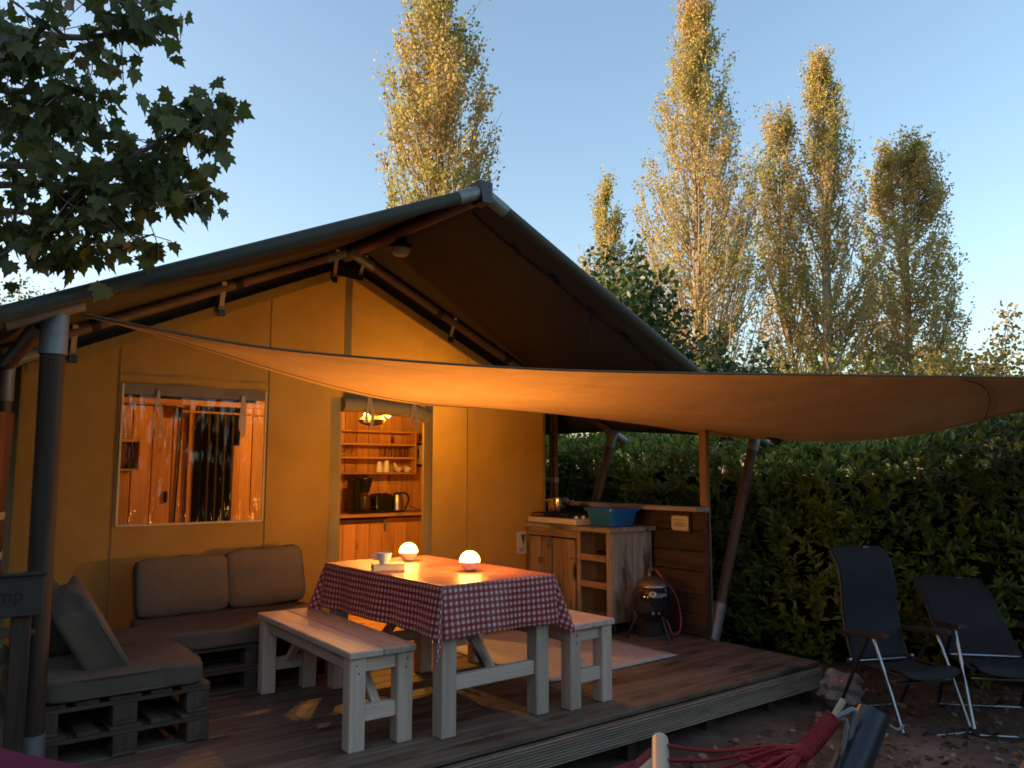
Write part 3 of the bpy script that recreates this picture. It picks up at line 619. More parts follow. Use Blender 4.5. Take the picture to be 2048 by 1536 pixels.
# partition seen through the window
YP = 1.55
pw = thing('partition_wall', (-1.0, YP, 0), 'orange pine board partition seen through the tent window', 'wall')
for k, (x0, x1) in enumerate([(-2.25, -1.95), (-1.95, -1.72), (-1.72, -1.5), (-1.5, -1.27), (-1.27, -1.10), (-1.10, -0.93), (-0.93, -0.80)]):
    box('board', ((x0 + x1) / 2, YP + 0.012, 1.0), (x1 - x0 - 0.007, 0.022, 1.98), M_pine['z'], pw)
for k, (x0, x1) in enumerate([(-0.32, -0.20), (-0.20, -0.08), (-0.08, -0.02)]):
    box('board', ((x0 + x1) / 2, YP + 0.012, 1.0), (x1 - x0 - 0.007, 0.022, 1.98), M_pine['z'], pw)
box('post', (-0.36, YP - 0.01, 0.8), (0.06, 0.06, 1.6), M_pine['z'], pw)
box('top_rail', (-1.12, YP - 0.03, 1.985), (2.2, 0.04, 0.05), M_pine['x'], pw); box('door_post', (-0.775, YP - 0.01, 1.0), (0.05, 0.05, 1.95), M_pine['z'], pw)
box('door_handle', (-0.97, YP - 0.012, 1.13), (0.024, 0.025, 0.10), M_blackm, pw)
tube('cable', [(-1.5, YP - 0.06, 1.94), (-1.15, YP - 0.06, 1.945), (-0.87, YP - 0.06, 1.93), (-0.86, YP - 0.02, 1.85), (-0.87, YP - 0.015, 1.5), (-0.89, YP - 0.015, 0.9)], 0.008, M_blackm, pw, 6, 4)
box('wall_shelf', (-1.40, YP - 0.10, 1.37), (0.30, 0.2, 0.02), M_pine['x'], pw); box('wall_shelf', (-1.40, YP - 0.10, 1.62), (0.30, 0.2, 0.02), M_pine['x'], pw); box('shelf_side', (-1.245, YP - 0.10, 1.5), (0.02, 0.2, 0.27), M_pine['z'], pw)
t = thing('curtain_rod', (-0.5, YP - 0.09, 1.90), 'thin pale curtain rod over dark doorway behind the window', 'curtain rod')
tube('rod', [(-0.88, YP - 0.09, 1.90), (0.0, YP - 0.09, 1.895)], 0.010, M_pine['x'], t, 8); box('rod_bracket', (-0.86, YP - 0.05, 1.89), (0.07, 0.08, 0.09), M_dark['z'], t)
def curt(u, v):
    x = -0.70 + 0.30 * u; return (x, YP - 0.09 + 0.03 * math.sin(u * 26), 0.55 + 1.34 * v)
o = grid('dark_curtain', curt, 40, 6, cloth('dark_curtain_cloth', (0.05, 0.045, 0.03), 0.0), None); props(o, 'dark green gathered curtain hanging in the inner doorway', 'curtain')
box_bed = thing('inner_bed', (-0.6, 2.6, 0), 'bed with dark cover seen through the inner doorway', 'bed')
cushion('mattress', (-0.5, 2.8, 0.45), (1.2, 1.6, 0.25), cloth('bed_cover', (0.10, 0.09, 0.05), 0), box_bed, None, 0.1, 5); box('bed_frame', (-0.5, 2.8, 0.2), (1.25, 1.65, 0.24), M_dark['x'], box_bed)

# ------------------------------------------------------------------ shade sail
A = Vector((-2.27, -1.84, 2.11)); B = Vector((2.24, -0.20, 2.015)); C = Vector((4.36, -4.62, 1.95))
def interp(t, tab):
    xs = [a for a, b in tab]; return float(np.interp(t, xs, [b for a, b in tab]))
def spl(t, tab):
    xs = np.array([a for a, b in tab]); ys = np.array([b for a, b in tab])
    n = len(xs); h = np.diff(xs); d = np.diff(ys) / h; m = np.empty(n); m[1:-1] = (d[:-1] * h[1:] + d[1:] * h[:-1]) / (h[:-1] + h[1:]); m[0] = d[0]; m[-1] = d[-1]
    i = int(np.clip(np.searchsorted(xs, t) - 1, 0, n - 2)); s = (t - xs[i]) / h[i]
    return float((2 * s**3 - 3 * s**2 + 1) * ys[i] + (s**3 - 2 * s**2 + s) * h[i] * m[i] + (-2 * s**3 + 3 * s**2) * ys[i + 1] + (s**3 - s**2) * h[i] * m[i + 1])
SAC = [(0, 0), (.031, -.032), (.115, -.108), (.205, -.135), (.314, -.142), (.46, -.111), (.601, -.068), (.786, -.015), (1, 0)]
SBC = [(0, 0), (.085, -.085), (.185, -.215), (.324, -.323), (.419, -.36), (.532, -.37), (.646, -.308), (.784, -.145), (.9, -.04), (1, 0)]
SAB = [(0, 0), (.054, -.015), (.151, -.065), (.269, -.132), (.396, -.185), (.563, -.195), (.7, -.155), (.864, -.085), (1, 0)]
def eAC(t): return A.lerp(C, t) + Vector((0, 0, spl(t, SAC)))
def eBC(t): return B.lerp(C, t) + Vector((0, 0, spl(t, SBC)))
def eAB(t): return A.lerp(B, t) + Vector((0, 0, spl(t, SAB)))
def sailpt(u, v):
    # u: from A (0) to the edge B-C (1); v: 0 = along A-B, 1 = along A-C
    p = eAB(u).lerp(eAC(u), v)
    q = eBC(v) - B.lerp(C, v)
    p = p + q * (u ** 2.6)
    r_ = 0.010 * math.sin(34 * v + 2.0 * math.sin(3 * u)) * math.exp(-u * 3.0) * min(1, u * 12) + 0.006 * math.sin(17 * v + 5 * u) * (1 - u)
    r_ += 0.004 * math.sin(60 * v + 9 * u * v) * max(0, u * v - 0.45) + 0.003 * math.sin(90 * v + 6 * math.sin(4 * u)) * (1 - u) ** 0.5
    r_ += 0.008 * math.exp(-((u * v - 0.83 - 0.05 * math.sin(7 * u)) / 0.02) ** 2)
    return p + Vector((0, 0, r_ * math.sin(math.pi * min(1, max(0, v)))))
sail = thing('shade_sail', A, 'sagging tan triangular shade sail stretched over the porch', 'shade sail')
grid('sail_cloth', lambda u, v: sailpt(max(u, 0.004), v), 90, 90, M_sail, sail, thick=0.003)
def hemline(f, n=50):
    V = [f(i / n) for i in range(n + 1)]; return V
for f in (lambda t: sailpt(t, 0.035) - Vector((0, 0, 0.003)), ):
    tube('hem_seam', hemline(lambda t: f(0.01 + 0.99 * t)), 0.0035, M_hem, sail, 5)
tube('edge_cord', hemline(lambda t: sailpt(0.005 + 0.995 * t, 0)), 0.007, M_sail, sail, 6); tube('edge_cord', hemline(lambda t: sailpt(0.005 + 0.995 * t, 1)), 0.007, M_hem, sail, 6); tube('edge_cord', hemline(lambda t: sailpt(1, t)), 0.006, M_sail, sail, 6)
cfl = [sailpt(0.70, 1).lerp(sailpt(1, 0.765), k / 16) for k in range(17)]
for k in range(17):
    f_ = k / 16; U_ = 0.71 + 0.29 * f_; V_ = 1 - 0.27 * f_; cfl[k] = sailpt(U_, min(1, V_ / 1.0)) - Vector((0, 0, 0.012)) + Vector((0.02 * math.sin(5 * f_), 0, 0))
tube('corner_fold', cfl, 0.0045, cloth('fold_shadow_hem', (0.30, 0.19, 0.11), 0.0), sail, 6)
tube('tie_cord', [A, A + Vector((-0.04, -0.01, 0.01)), LP + Vector((0.03, -0.03, 2.11))], 0.004, M_strap, sail, 6)
t = thing('sail_post', (C.x + 0.45, C.y - 0.3, GZ), 'round timber post holding the far corner of the sail', 'post'); tube('post', [(C.x + 0.45, C.y - 0.3, GZ), (C.x + 0.47, C.y - 0.31, 2.3)], 0.06, M_dark['z'], t)
tube('rope', [C, (C.x + 0.42, C.y - 0.28, 2.0)], 0.006, M_strap, t, 6)

# ------------------------------------------------------------------ timber screen, kitchen counter and what stands on it
sc = thing('timber_screen', (2.43, -0.9, 0), 'low dark plank screen with ledge behind outdoor kitchen', 'screen')
zz = 0.02; k = 0
for h in (0.17, 0.16, 0.185, 0.16, 0.17, 0.155):
    box('plank', (2.405 + (k % 2) * 0.006, -0.86, zz + h / 2), (0.026, 1.86, h - 0.006), M_dark['y'], sc, None, 0.004); zz += h; k += 1
box('ledge', (2.37, -0.86, 1.045), (0.17, 1.90, 0.035), M_grey['y'], sc); box('corner_trim', (2.418, -1.803, 0.52), (0.05, 0.02, 1.0), M_dark['z'], sc)
box('post', (2.445, -1.77, 1.10), (0.045, 0.075, 2.2), M_post['z'], sc); box('post', (2.40, 0.11, 1.02), (0.05, 0.085, 2.04), M_post['z'], sc)
tube('cable', [(2.37, 0.075, 2.0), (2.368, 0.078, 1.5), (2.37, 0.07, 1.08)], 0.007, M_blackm, sc, 6); box('post_band', (2.40, 0.11, 1.27), (0.06, 0.095, 0.05), M_strap, sc); box('post_rail', (2.25, 0.11, 1.28), (0.28, 0.03, 0.04), M_post['x'], sc)
bar('ledge_bracket', (2.385, -1.66, 1.02), (2.385, -1.66, 0.84), 0.02, 0.02, M_blackm, sc)
t = thing('notice_plate', (2.388, -1.545, 0.92), 'small cream notice plate with lines of text on plank screen', 'sign')
pl = box('plate', (2.385, -1.545, 0.922), (0.006, 0.185, 0.125), plain('cream_plate', (0.62, 0.50, 0.32), 0.6), t, None, 0.002)
for z, y0, y1 in ((0.948, -1.62, -1.475), (0.928, -1.59, -1.485), (0.917, -1.62, -1.48), (0.908, -1.625, -1.485), (0.899, -1.625, -1.48)): box('text_line', (2.3812, (y0 + y1) / 2, z), (0.0016, y1 - y0, 0.003), M_dark['y'], t, None, 0)
for yy in (-1.63, -1.46):
    for z in (0.872, 0.975): lathe('screw', [(0.0, 0), (0.005, 0.001), (0.004, 0.003), (0, 0.0035)], (2.3815, yy, z), M_blackm, t, 8, rot=(0, -math.pi / 2, 0))
# counter
X0, X1, Y0, Y1, ZT = 1.845, 2.36, -1.255, -0.135, 0.885
kc = thing('outdoor_kitchen', (2.1, -0.7, 0), 'rustic plank outdoor kitchen counter against the tent wall', 'kitchen counter')
box('worktop', ((X0 + X1) / 2 - 0.01, (Y0 + Y1) / 2 - 0.01, ZT - 0.02), (X1 - X0 + 0.05, Y1 - Y0 + 0.04, 0.04), M_grey['y'], kc)
# end panel planks (facing the deck front)
for a, b in ((X0 + 0.002, X0 + 0.275), (X0 + 0.28, X0 + 0.505)): box('end_plank', ((a + b) / 2, Y0 + 0.012, 0.475), (b - a - 0.004, 0.024, 0.745), M_grey['z'], kc)
box('end_plank', (X1 - 0.01, Y0 + 0.05, 0.475), (0.02, 0.06, 0.74), M_grey['z'], kc)
box('rear_panel', (X1 - 0.02, (Y0 + Y1) / 2, 0.46), (0.02, Y1 - Y0 - 0.06, 0.76), M_scrap['y'], kc); box('far_panel', ((X0 + X1) / 2, Y1 - 0.01, 0.46), (X1 - X0 - 0.02, 0.02, 0.77), M_scrap['z'], kc)
YD = -0.845    # division between doors and open shelves
box('divider', (2.10, YD, 0.46), (0.46, 0.024, 0.77), M_scrap['z'], kc); box('top_rail', (X0 + 0.014, (Y1 + YD) / 2, 0.815), (0.026, Y1 - YD - 0.02, 0.085), M_scrap['y'], kc)
box('stile', (X0 + 0.012, YD - 0.014, 0.46), (0.03, 0.04, 0.78), M_scrap['z'], kc); box('stile', (X0 + 0.012, Y0 + 0.035, 0.46), (0.03, 0.03, 0.78), M_scrap['z'], kc); box('stile', (X0 + 0.012, Y1 - 0.02, 0.46), (0.03, 0.04, 0.78), M_scrap['z'], kc)
yy = Y1 - 0.045
for k, w in enumerate((0.17, 0.15, 0.02, 0.155, 0.145)):
    if w > 0.05:
        d = box('door_plank', (X0 + 0.006, yy - w / 2, 0.425), (0.024, w - 0.005, 0.67), M_scrap['z'], kc)
    yy -= w
box('door_label', (X0 - 0.008, -0.36, 0.55), (0.003, 0.075, 0.055), plain('grey_plate', (0.12, 0.11, 0.09), 0.6), kc, None, 0.001)
for yy in (-0.475, -0.50): tube('door_handle', [(X0 - 0.022, yy, 0.79), (X0 - 0.024, yy, 0.66)], 0.005, M_steel, kc, 6)
box('hinge', (X0 - 0.008, YD + 0.05, 0.60), (0.006, 0.10, 0.014), M_steel, kc, None, 0.001); box('hinge', (X0 - 0.008, YD - 0.005, 0.60), (0.012, 0.018, 0.06), M_steel, kc, None, 0.001)
for z in (0.13, 0.395, 0.62): box('shelf', (2.09, (YD + Y0) / 2 + 0.01, z), (0.47, YD - Y0 - 0.05, 0.03), M_scrap['y'], kc); 
for z in (0.13, 0.40, 0.625): box('shelf_lip', (X0 + 0.012, (YD + Y0) / 2 + 0.01, z), (0.022, YD - Y0 - 0.09, 0.055), M_scrap['y'], kc)
box('kick_board', (X0 + 0.10, (Y0 + Y1) / 2, 0.05), (0.02, Y1 - Y0 - 0.1, 0.09), M_dark['y'], kc)
t = thing('grill_pan', (2.05, -1.08, 0.637), 'black cast pan lying on the open upper shelf', 'pan')
lathe('pan', [(0.0, 0), (0.10, 0), (0.12, 0.035), (0.114, 0.035), (0.095, 0.008), (0, 0.008)], (2.02, -1.07, 0.637), M_black, t, 20); tube('handle', [(1.93, -1.10, 0.665), (1.90, -1.13, 0.69), (1.90, -1.19, 0.69), (1.93, -1.21, 0.665)], 0.011, M_black, t, 8, 4)
o = lathe('glass_bottle', [(0.0, 0), (0.03, 0), (0.03, 0.09), (0.012, 0.13), (0.012, 0.16), (0, 0.16)], (2.0, -1.16, 0.41), plain('green_glass', (0.03, 0.05, 0.02), 0.1), None, 14); props(o, 'small dark green bottle on the middle open shelf', 'bottle')
# hob
t = thing('gas_hob', (2.06, -0.5, ZT), 'white enamel gas hob with black grates and knobs', 'hob')
hx0, hx1, hy0, hy1 = 1.835, 2.33, -0.84, -0.17
box('body', ((hx0 + hx1) / 2, (hy0 + hy1) / 2, ZT + 0.028), (hx1 - hx0, hy1 - hy0, 0.052), M_enamel, t, None, 0.006); box('top_plate', ((hx0 + hx1) / 2, (hy0 + hy1) / 2 + 0.05, ZT + 0.057), (hx1 - hx0 - 0.03, hy1 - hy0 - 0.14, 0.006), M_black, t)
for bx in (1.96, 2.20):
    for by in (-0.58, -0.32):
        lathe('burner', [(0.045, 0), (0.045, 0.012), (0.03, 0.018), (0, 0.018)], (bx, by, ZT + 0.06), M_blackm, t, 16)
for by in (-0.58, -0.32):
    V = []; F = []
    gp = [[(1.865, by - 0.11), (2.30, by - 0.11)], [(1.865, by + 0.11), (2.30, by + 0.11)], [(1.865, by - 0.11), (1.865, by + 0.11)], [(2.30, by - 0.11), (2.30, by + 0.11)], [(1.96, by - 0.11), (1.96, by + 0.11)], [(2.2, by - 0.11), (2.2, by + 0.11)], [(1.865, by), (2.3, by)]]
    for (a, b) in gp:
        v, f = tube_vf([(a[0], a[1], ZT + 0.088), (b[0], b[1], ZT + 0.088)], 0.005, 5); n = len(V); V += v; F += [tuple(i + n for i in q) for q in f]
    for a in ((1.865, by - 0.11), (1.865, by + 0.11), (2.3, by - 0.11), (2.3, by + 0.11)):
        v, f = tube_vf([(a[0], a[1], ZT + 0.055), (a[0], a[1], ZT + 0.09)], 0.005, 5); n = len(V); V += v; F += [tuple(i + n for i in q) for q in f]
    poly('grate', V, F, M_blackm, t)
for k in range(5):
    lathe('knob', [(0.019, 0), (0.017, 0.022), (0.0, 0.024)], (1.885 + k * 0.085, -0.795, ZT + 0.056), plain('white_knob', (0.72, 0.68, 0.62), 0.35), t, 14)
t = thing('cooking_pot', (2.06, -0.36, ZT + 0.094), 'shiny steel cooking pot on the gas hob', 'pot')
pm = plain('pot_steel', (0.68, 0.66, 0.62), 0.16, 1, 0.04)
lathe('body', [(0.0, 0), (0.095, 0), (0.10, 0.01), (0.10, 0.125), (0.106, 0.13), (0.098, 0.13), (0.095, 0.015), (0, 0.012)], (2.06, -0.36, ZT + 0.095), pm, t, 28)
for s in (-1, 1): tube('handle', [(2.06 + s * 0.045, -0.36 - s * 0.09, ZT + 0.195), (2.06 + s * 0.03, -0.36 - s * 0.135, ZT + 0.20), (2.06 + s * 0.075, -0.36 - s * 0.12, ZT + 0.20), (2.06 + s * 0.075, -0.36 - s * 0.07, ZT + 0.195)], 0.006, pm, t, 6, 4)
# blue tub
t = thing('washing_up_tub', (2.06, -1.06, ZT), 'blue plastic washing-up tub on the counter end', 'tub')
def tubmesh(c, top, bot, h, mat):
    def ring(s, z, r_=0.045):
        out = []
        for (sx, sy, a0) in ((1, 1, 0), (-1, 1, 90), (-1, -1, 180), (1, -1, 270)):
            for k in range(5):
                a = R(a0 + k * 22.5); out.append((c[0] + sx * (s[0] / 2 - r_) + r_ * math.cos(a), c[1] + sy * (s[1] / 2 - r_) + r_ * math.sin(a), c[2] + z))
        return out
    rings = [ring((bot[0] - 0.02, bot[1] - 0.02), 0.0), ring(bot, 0.01), ring(top, h - 0.022), ring((top[0] + 0.03, top[1] + 0.03), h - 0.02), ring((top[0] + 0.03, top[1] + 0.03), h), ring((top[0] - 0.005, top[1] - 0.005), h), ring((bot[0] - 0.01, bot[1] - 0.01), 0.012)]
    V = sum(rings, []); F = []; n = 20
    for i in range(len(rings) - 1):
        for k in range(n): F.append((i * n + k, i * n + (k + 1) % n, (i + 1) * n + (k + 1) % n, (i + 1) * n + k))
    F.append(tuple(range(n))[::-1]); F.append(tuple(range((len(rings) - 1) * n, len(rings) * n)))
    return V, F
V, F = tubmesh((2.06, -1.06, ZT + 0.001), (0.335, 0.34), (0.28, 0.285), 0.155, M_blue); autos(poly('body', V, F, M_blue, t, True), 30)
# paper notice on the canvas by the counter
t = thing('wall_leaflet', (1.80, WY - 0.03, 0.69), 'cream leaflet with dark emblem pinned to the canvas wall', 'leaflet')
box('sheet', (1.80, WY - 0.032, 0.69), (0.12, 0.004, 0.205), M_paper, t, None, 0.001)
poly('emblem', [(1.785, WY - 0.0355, 0.765), (1.845, WY - 0.0355, 0.77), (1.82, WY - 0.0355, 0.665)], [(0, 2, 1)], plain('olive_print', (0.10, 0.085, 0.03), 0.8), t)
for k in range(3): box('text_line', (1.795, WY - 0.0352, 0.64 - k * 0.014), (0.09 - 0.02 * k, 0.001, 0.005), plain('olive_print', (0.1, 0.085, 0.03)), t, None, 0)

# ------------------------------------------------------------------ barbecue and gas bottle
bx, by = 2.05, -1.53
t = thing('gas_barbecue', (bx, by, 0), 'round black gas barbecue on splayed legs with oval badge', 'barbecue')
gb = plain('barbecue_black', (0.012, 0.012, 0.014), 0.14, 0, 0.1, coat=0.6)
lathe('bowl', [(0.0, 0.15), (0.07, 0.15), (0.12, 0.18), (0.155, 0.24), (0.165, 0.30), (0.165, 0.345)], (bx, by, 0.0), gb, t, 28)
lathe('lid', [(0.17, 0.345), (0.17, 0.36), (0.155, 0.40), (0.13, 0.43), (0.125, 0.43)], (bx, by, 0.0), gb, t, 28)
lathe('lid_top', [(0.135, 0.43), (0.132, 0.445), (0.11, 0.475), (0.06, 0.498), (0.0, 0.505)], (bx, by, 0.0), plain('lid_steel', (0.22, 0.21, 0.205), 0.3, 0.8, 0.08), t, 28)
fd = (CAMLOC - Vector((bx, by, 1.36))).normalized(); sd = Vector((-fd.y, fd.x, 0)) 
rzb = math.atan2(fd.y, fd.x)
bp_ = Vector((bx, by, 0.385)) + fd * 0.166
lathe('badge', [(0.0, 0.003), (0.028, 0.003), (0.03, 0.0), (0.028, -0.004), (0, -0.004)][::-1], bp_, plain('badge_white', (0.75, 0.72, 0.66), 0.4), t, 20, scale=(0.75, 1, 1), rot=(0, R(62), rzb))
nb = (fd * math.cos(R(28)) + Vector((0, 0, math.sin(R(28))))).normalized()
lathe('badge_ring', [(0.0, 0.0042), (0.019, 0.0042), (0.019, 0.0)][::-1], bp_, M_black, t, 18, scale=(0.75, 1, 1), rot=(0, R(62), rzb))
for s in (-1, 1): lathe('badge_dot', [(0.0, 0.0056), (0.005, 0.0056), (0.005, 0.0)][::-1], bp_ + sd * 0.008 * s, plain('badge_white', (0.75, 0.72, 0.66)), t, 10, rot=(0, R(62), rzb))
for s, rr in ((0.0, 0.013), (0.045, 0.009)): lathe('knob', [(rr, 0), (rr * 0.9, 0.02), (0, 0.022)], Vector((bx, by, 0.235)) + fd * 0.15 + sd * s, M_chrome, t, 14, rot=(0, R(90), rzb))
for a in (35, 155, 275):
    a = R(a) + rzb; tube('leg', [(bx + 0.12 * math.cos(a), by + 0.12 * math.sin(a), 0.20), (bx + 0.20 * math.cos(a), by + 0.20 * math.sin(a), 0.05), (bx + 0.215 * math.cos(a), by + 0.215 * math.sin(a), 0.012)], 0.013, M_black, t, 8)
gx, gy = 2.20, -1.36
t = thing('gas_bottle', (gx, gy, 0), 'dark gas bottle with brass regulator behind the barbecue', 'gas bottle')
lathe('cylinder', [(0.11, 0), (0.12, 0.02), (0.12, 0.34), (0.10, 0.41), (0.04, 0.44), (0.03, 0.46), (0, 0.46)], (gx, gy, 0.0), plain('bottle_grey', (0.06, 0.055, 0.05), 0.45), t, 22)
lathe('valve', [(0.022, 0), (0.022, 0.05), (0.012, 0.06), (0.012, 0.08), (0, 0.08)], (gx, gy, 0.46), plain('brass', (0.35, 0.26, 0.14), 0.35, 0.8), t, 12)
rg = Vector((gx + 0.0, gy - 0.03, 0.535)); lathe('regulator', [(0.0, -0.015), (0.022, -0.012), (0.025, 0.005), (0.015, 0.018), (0, 0.018)], rg, M_chrome, t, 14)
hose = [rg + Vector((0.02, -0.02, 0)), Vector((gx + 0.03, gy - 0.13, 0.46)), Vector((gx + 0.09, gy - 0.20, 0.34)), Vector((gx + 0.09, gy - 0.25, 0.18)), Vector((gx + 0.02, gy - 0.30, 0.075)), Vector((gx - 0.10, gy - 0.33, 0.06)), Vector((bx + 0.02, by - 0.15, 0.13)), Vector((bx + 0.02, by - 0.12, 0.17))]
tube('gas_hose', hose, 0.0075, plain('red_rubber', (0.42, 0.05, 0.03), 0.5), t, 8, 6)

# ------------------------------------------------------------------ rug
rug = grid('pale_rug', lambda u, v: (0.53 + 1.235 * u, -2.035 + 1.5 * v, 0.008 + 0.002 * math.sin(9 * u + 7 * v)), 16, 16, plain('rug_woven', (0.50, 0.47, 0.43), 0.9, 0, 0.12, 22, 0.3, 220), None, thick=0.008)
props(rug, 'pale grey rug lying on the deck beside the table', 'rug')

# ------------------------------------------------------------------ table and benches
def table_like(name, loc, rz, w, l, h, legw, topn, tt, label, cat, stretch, topmat='y', group=None):
    t = thing(name, loc, label, cat, rz, group, local=True)
    pw_ = 2 * w / topn
    for k in range(topn): box('top_plank', (-w + pw_ * (k + 0.5), 0, h - tt / 2), (pw_ - 0.004, 2 * l, tt), M_white['y'], t, None, 0.005)
    i = legw / 2 + 0.012
    for sx in (-1, 1):
        for sy in (-1, 1): box('leg', (sx * (w - i), sy * (l - i - 0.005), (h - tt) / 2), (legw, legw, h - tt), M_white['z'], t, None, 0.005)
    for sx in (-1, 1):
        for dz in (0.035, 0.075): box('screw_head', (sx * (w - i) + random.uniform(-.012, .012), -(l - i - 0.005) - legw / 2 - 0.0006, h - tt - dz), (0.005, 0.003, 0.010), M_blackm, t, None, 0)
    ah = 0.075 if h < 0.6 else 0.09
    for sx in (-1, 1): box('apron', (sx * (w - i), 0, h - tt - ah / 2), (0.03, 2 * (l - legw) - 0.04, ah), M_white['y'], t)
    for sy in (-1, 1):
        box('end_rail', (0, sy * (l - i - 0.005), h - tt - ah / 2), (2 * (w - legw) - 0.026, 0.035, ah), M_white['x'], t)
        box('stretcher', (0, sy * (l - i - 0.005), stretch), (2 * (w - legw) - 0.026, 0.05, 0.075), M_white['x'], t)
        y0 = sy * (l - i - 0.03); dy = 0.50 if h > 0.6 else 0.27
        bar('brace', (0.0, y0, stretch + 0.02), (0.0, y0 - sy * dy, h - tt - 0.01), 0.05 if h < .6 else 0.065, 0.035, M_white['x'], t)
    return t
tab = table_like('dining_table', (-0.2625, -1.865, 0), 0.0247, 0.378, 0.665, 0.765, 0.092, 4, 0.035, 'white-washed wooden dining table under a checked cloth', 'table', 0.26)
table_like('wooden_bench', (-0.8857, -1.7544, 0), -0.028, 0.186, 0.688, 0.479, 0.085, 2, 0.035, 'white-washed wooden bench between pallet sofas and table', 'bench', 0.17, group='benches at the table')
table_like('wooden_bench', (0.3827, -1.8799, 0), 0.0397, 0.185, 0.688, 0.479, 0.085, 2, 0.035, 'white-washed wooden bench standing on the pale rug', 'bench', 0.17, group='benches at the table')
# gingham cloth
def gingham():
    m, nt, ln, b = nodes('red_gingham')
    uv = nt.new('ShaderNodeUVMap'); sp = nt.new('ShaderNodeSeparateXYZ'); ln.new(uv.outputs[0], sp.inputs[0])
    outs = []
    for ax in (0, 1):
        a = nt.new('ShaderNodeMath'); a.operation = 'DIVIDE'; a.inputs[1].default_value = 0.033; ln.new(sp.outputs[ax], a.inputs[0])
        f = nt.new('ShaderNodeMath'); f.operation = 'FRACT'; ln.new(a.outputs[0], f.inputs[0])
        g = nt.new('ShaderNodeMath'); g.operation = 'GREATER_THAN'; g.inputs[1].default_value = 0.48; ln.new(f.outputs[0], g.inputs[0]); outs.append(g)
    ad = nt.new('ShaderNodeMath'); ad.operation = 'ADD'; ln.new(outs[0].outputs[0], ad.inputs[0]); ln.new(outs[1].outputs[0], ad.inputs[1])
    dv = nt.new('ShaderNodeMath'); dv.operation = 'DIVIDE'; dv.inputs[1].default_value = 2; ln.new(ad.outputs[0], dv.inputs[0])
    r = ramp(nt, [(0.0, (0.60, 0.51, 0.43)), (0.34, (0.42, 0.07, 0.06)), (0.72, (0.27, 0.02, 0.025))]); r.color_ramp.interpolation = 'CONSTANT'
    ln.new(dv.outputs[0], r.inputs[0]); ln.new(r.outputs[0], b.inputs['Base Color'])
    b.inputs['Roughness'].default_value = 0.32; b.inputs['Specular IOR Level'].default_value = 0.5
    tc = nt.new('ShaderNodeTexCoord'); n = nt.new('ShaderNodeTexNoise'); n.inputs['Scale'].default_value = 11; n.inputs['Detail'].default_value = 4; ln.new(tc.outputs['Object'], n.inputs['Vector'])
    bp = nt.new('ShaderNodeBump'); bp.inputs['Strength'].default_value = 0.35; bp.inputs['Distance'].default_value = 0.012; ln.new(n.outputs['Fac'], bp.inputs['Height']); ln.new(bp.outputs[0], b.inputs['Normal'])
    return m
tw, tl, ov, th = 0.388, 0.675, 0.265, 0.771
c_, s_ = math.cos(0.0247), math.sin(0.0247)
def clothpt(u, v):
    U = -(tw + ov) + 2 * (tw + ov) * u; V_ = -(tl + ov) + 2 * (tl + ov) * v
    du = max(0, abs(U) - tw); dv = max(0, abs(V_) - tl); su = math.copysign(1, U); sv = math.copysign(1, V_)
    x = su * min(abs(U), tw); y = sv * min(abs(V_), tl); z = th
    if du > 0 and dv > 0:
        r_ = math.hypot(du, dv); a = math.atan2(dv, du); fl = 0.10 + 0.24 * math.sin(2 * a) ** 2 - 0.30 * math.sin(4 * a) ** 2 * 0.5
        x += su * r_ * fl * (math.cos(a) * 0.9 + 0.1); y += sv * r_ * fl * (math.sin(a) * 0.9 + 0.1); z -= r_ * math.sqrt(max(0.2, 1 - fl * fl))
    elif du > 0 or dv > 0:
        d = max(du, dv); along = V_ if du > 0 else U
        fl = 0.11 + 0.05 * math.sin(along * 9 + (1 if du > 0 else 3)) + 0.035 * math.sin(along * 21 + 2)
        if du > 0: x += su * d * fl
        else: y += sv * d * fl
        z -= d * math.sqrt(1 - fl * fl)
    else:
        z += 0.0012 * math.sin(31 * U + 8 * V_) * math.sin(17 * V_)
    z += 0.004 * math.sin(6 * U + 4 * V_) * (1 if (du > 0 or dv > 0) else 0)
    return (-0.2625 + c_ * x - s_ * y, -1.865 + s_ * x + c_ * y, z)
tcl = grid('tablecloth', clothpt, 110, 150, gingham(), None, uv=lambda u, v: (-(tw + ov) + 2 * (tw + ov) * u + 2, -(tl + ov) + 2 * (tl + ov) * v + 2), thick=0.0015)
props(tcl, 'red and white checked oilcloth draped over the dining table', 'tablecloth')
# lamps on the table
GL = glow('lit_globe', (1.0, 0.44, 0.07), 112.0)
M_lb = plain('lamp_base_white', (0.7, 0.62, 0.5), 0.4, 0, 0.03)
for (x, yy, lb) in ((-0.178, -1.42, 'lit globe table lamp beside the cup and book'), (-0.165, -2.115, 'lit globe table lamp alone on the end of the table')):
    t = thing('globe_lamp', (x, yy, th + 0.003), lb, 'lamp', group='globe lamps on the table')
    r_ = 0.062
    lathe('base', [(0.0, -0.052), (0.032, -0.052), (0.034, -0.050), (0.05, -0.034), (0.0605, -0.010), (0.062, -0.002)], (x, yy, th + 0.057), M_lb, t, 24)
    lathe('globe', [(0.0615, -0.002)] + [(r_ * math.cos(R(a)), r_ * math.sin(R(a))) for a in (8, 20, 35, 50, 65, 78)] + [(0, r_)], (x, yy, th + 0.057), GL, t, 24)
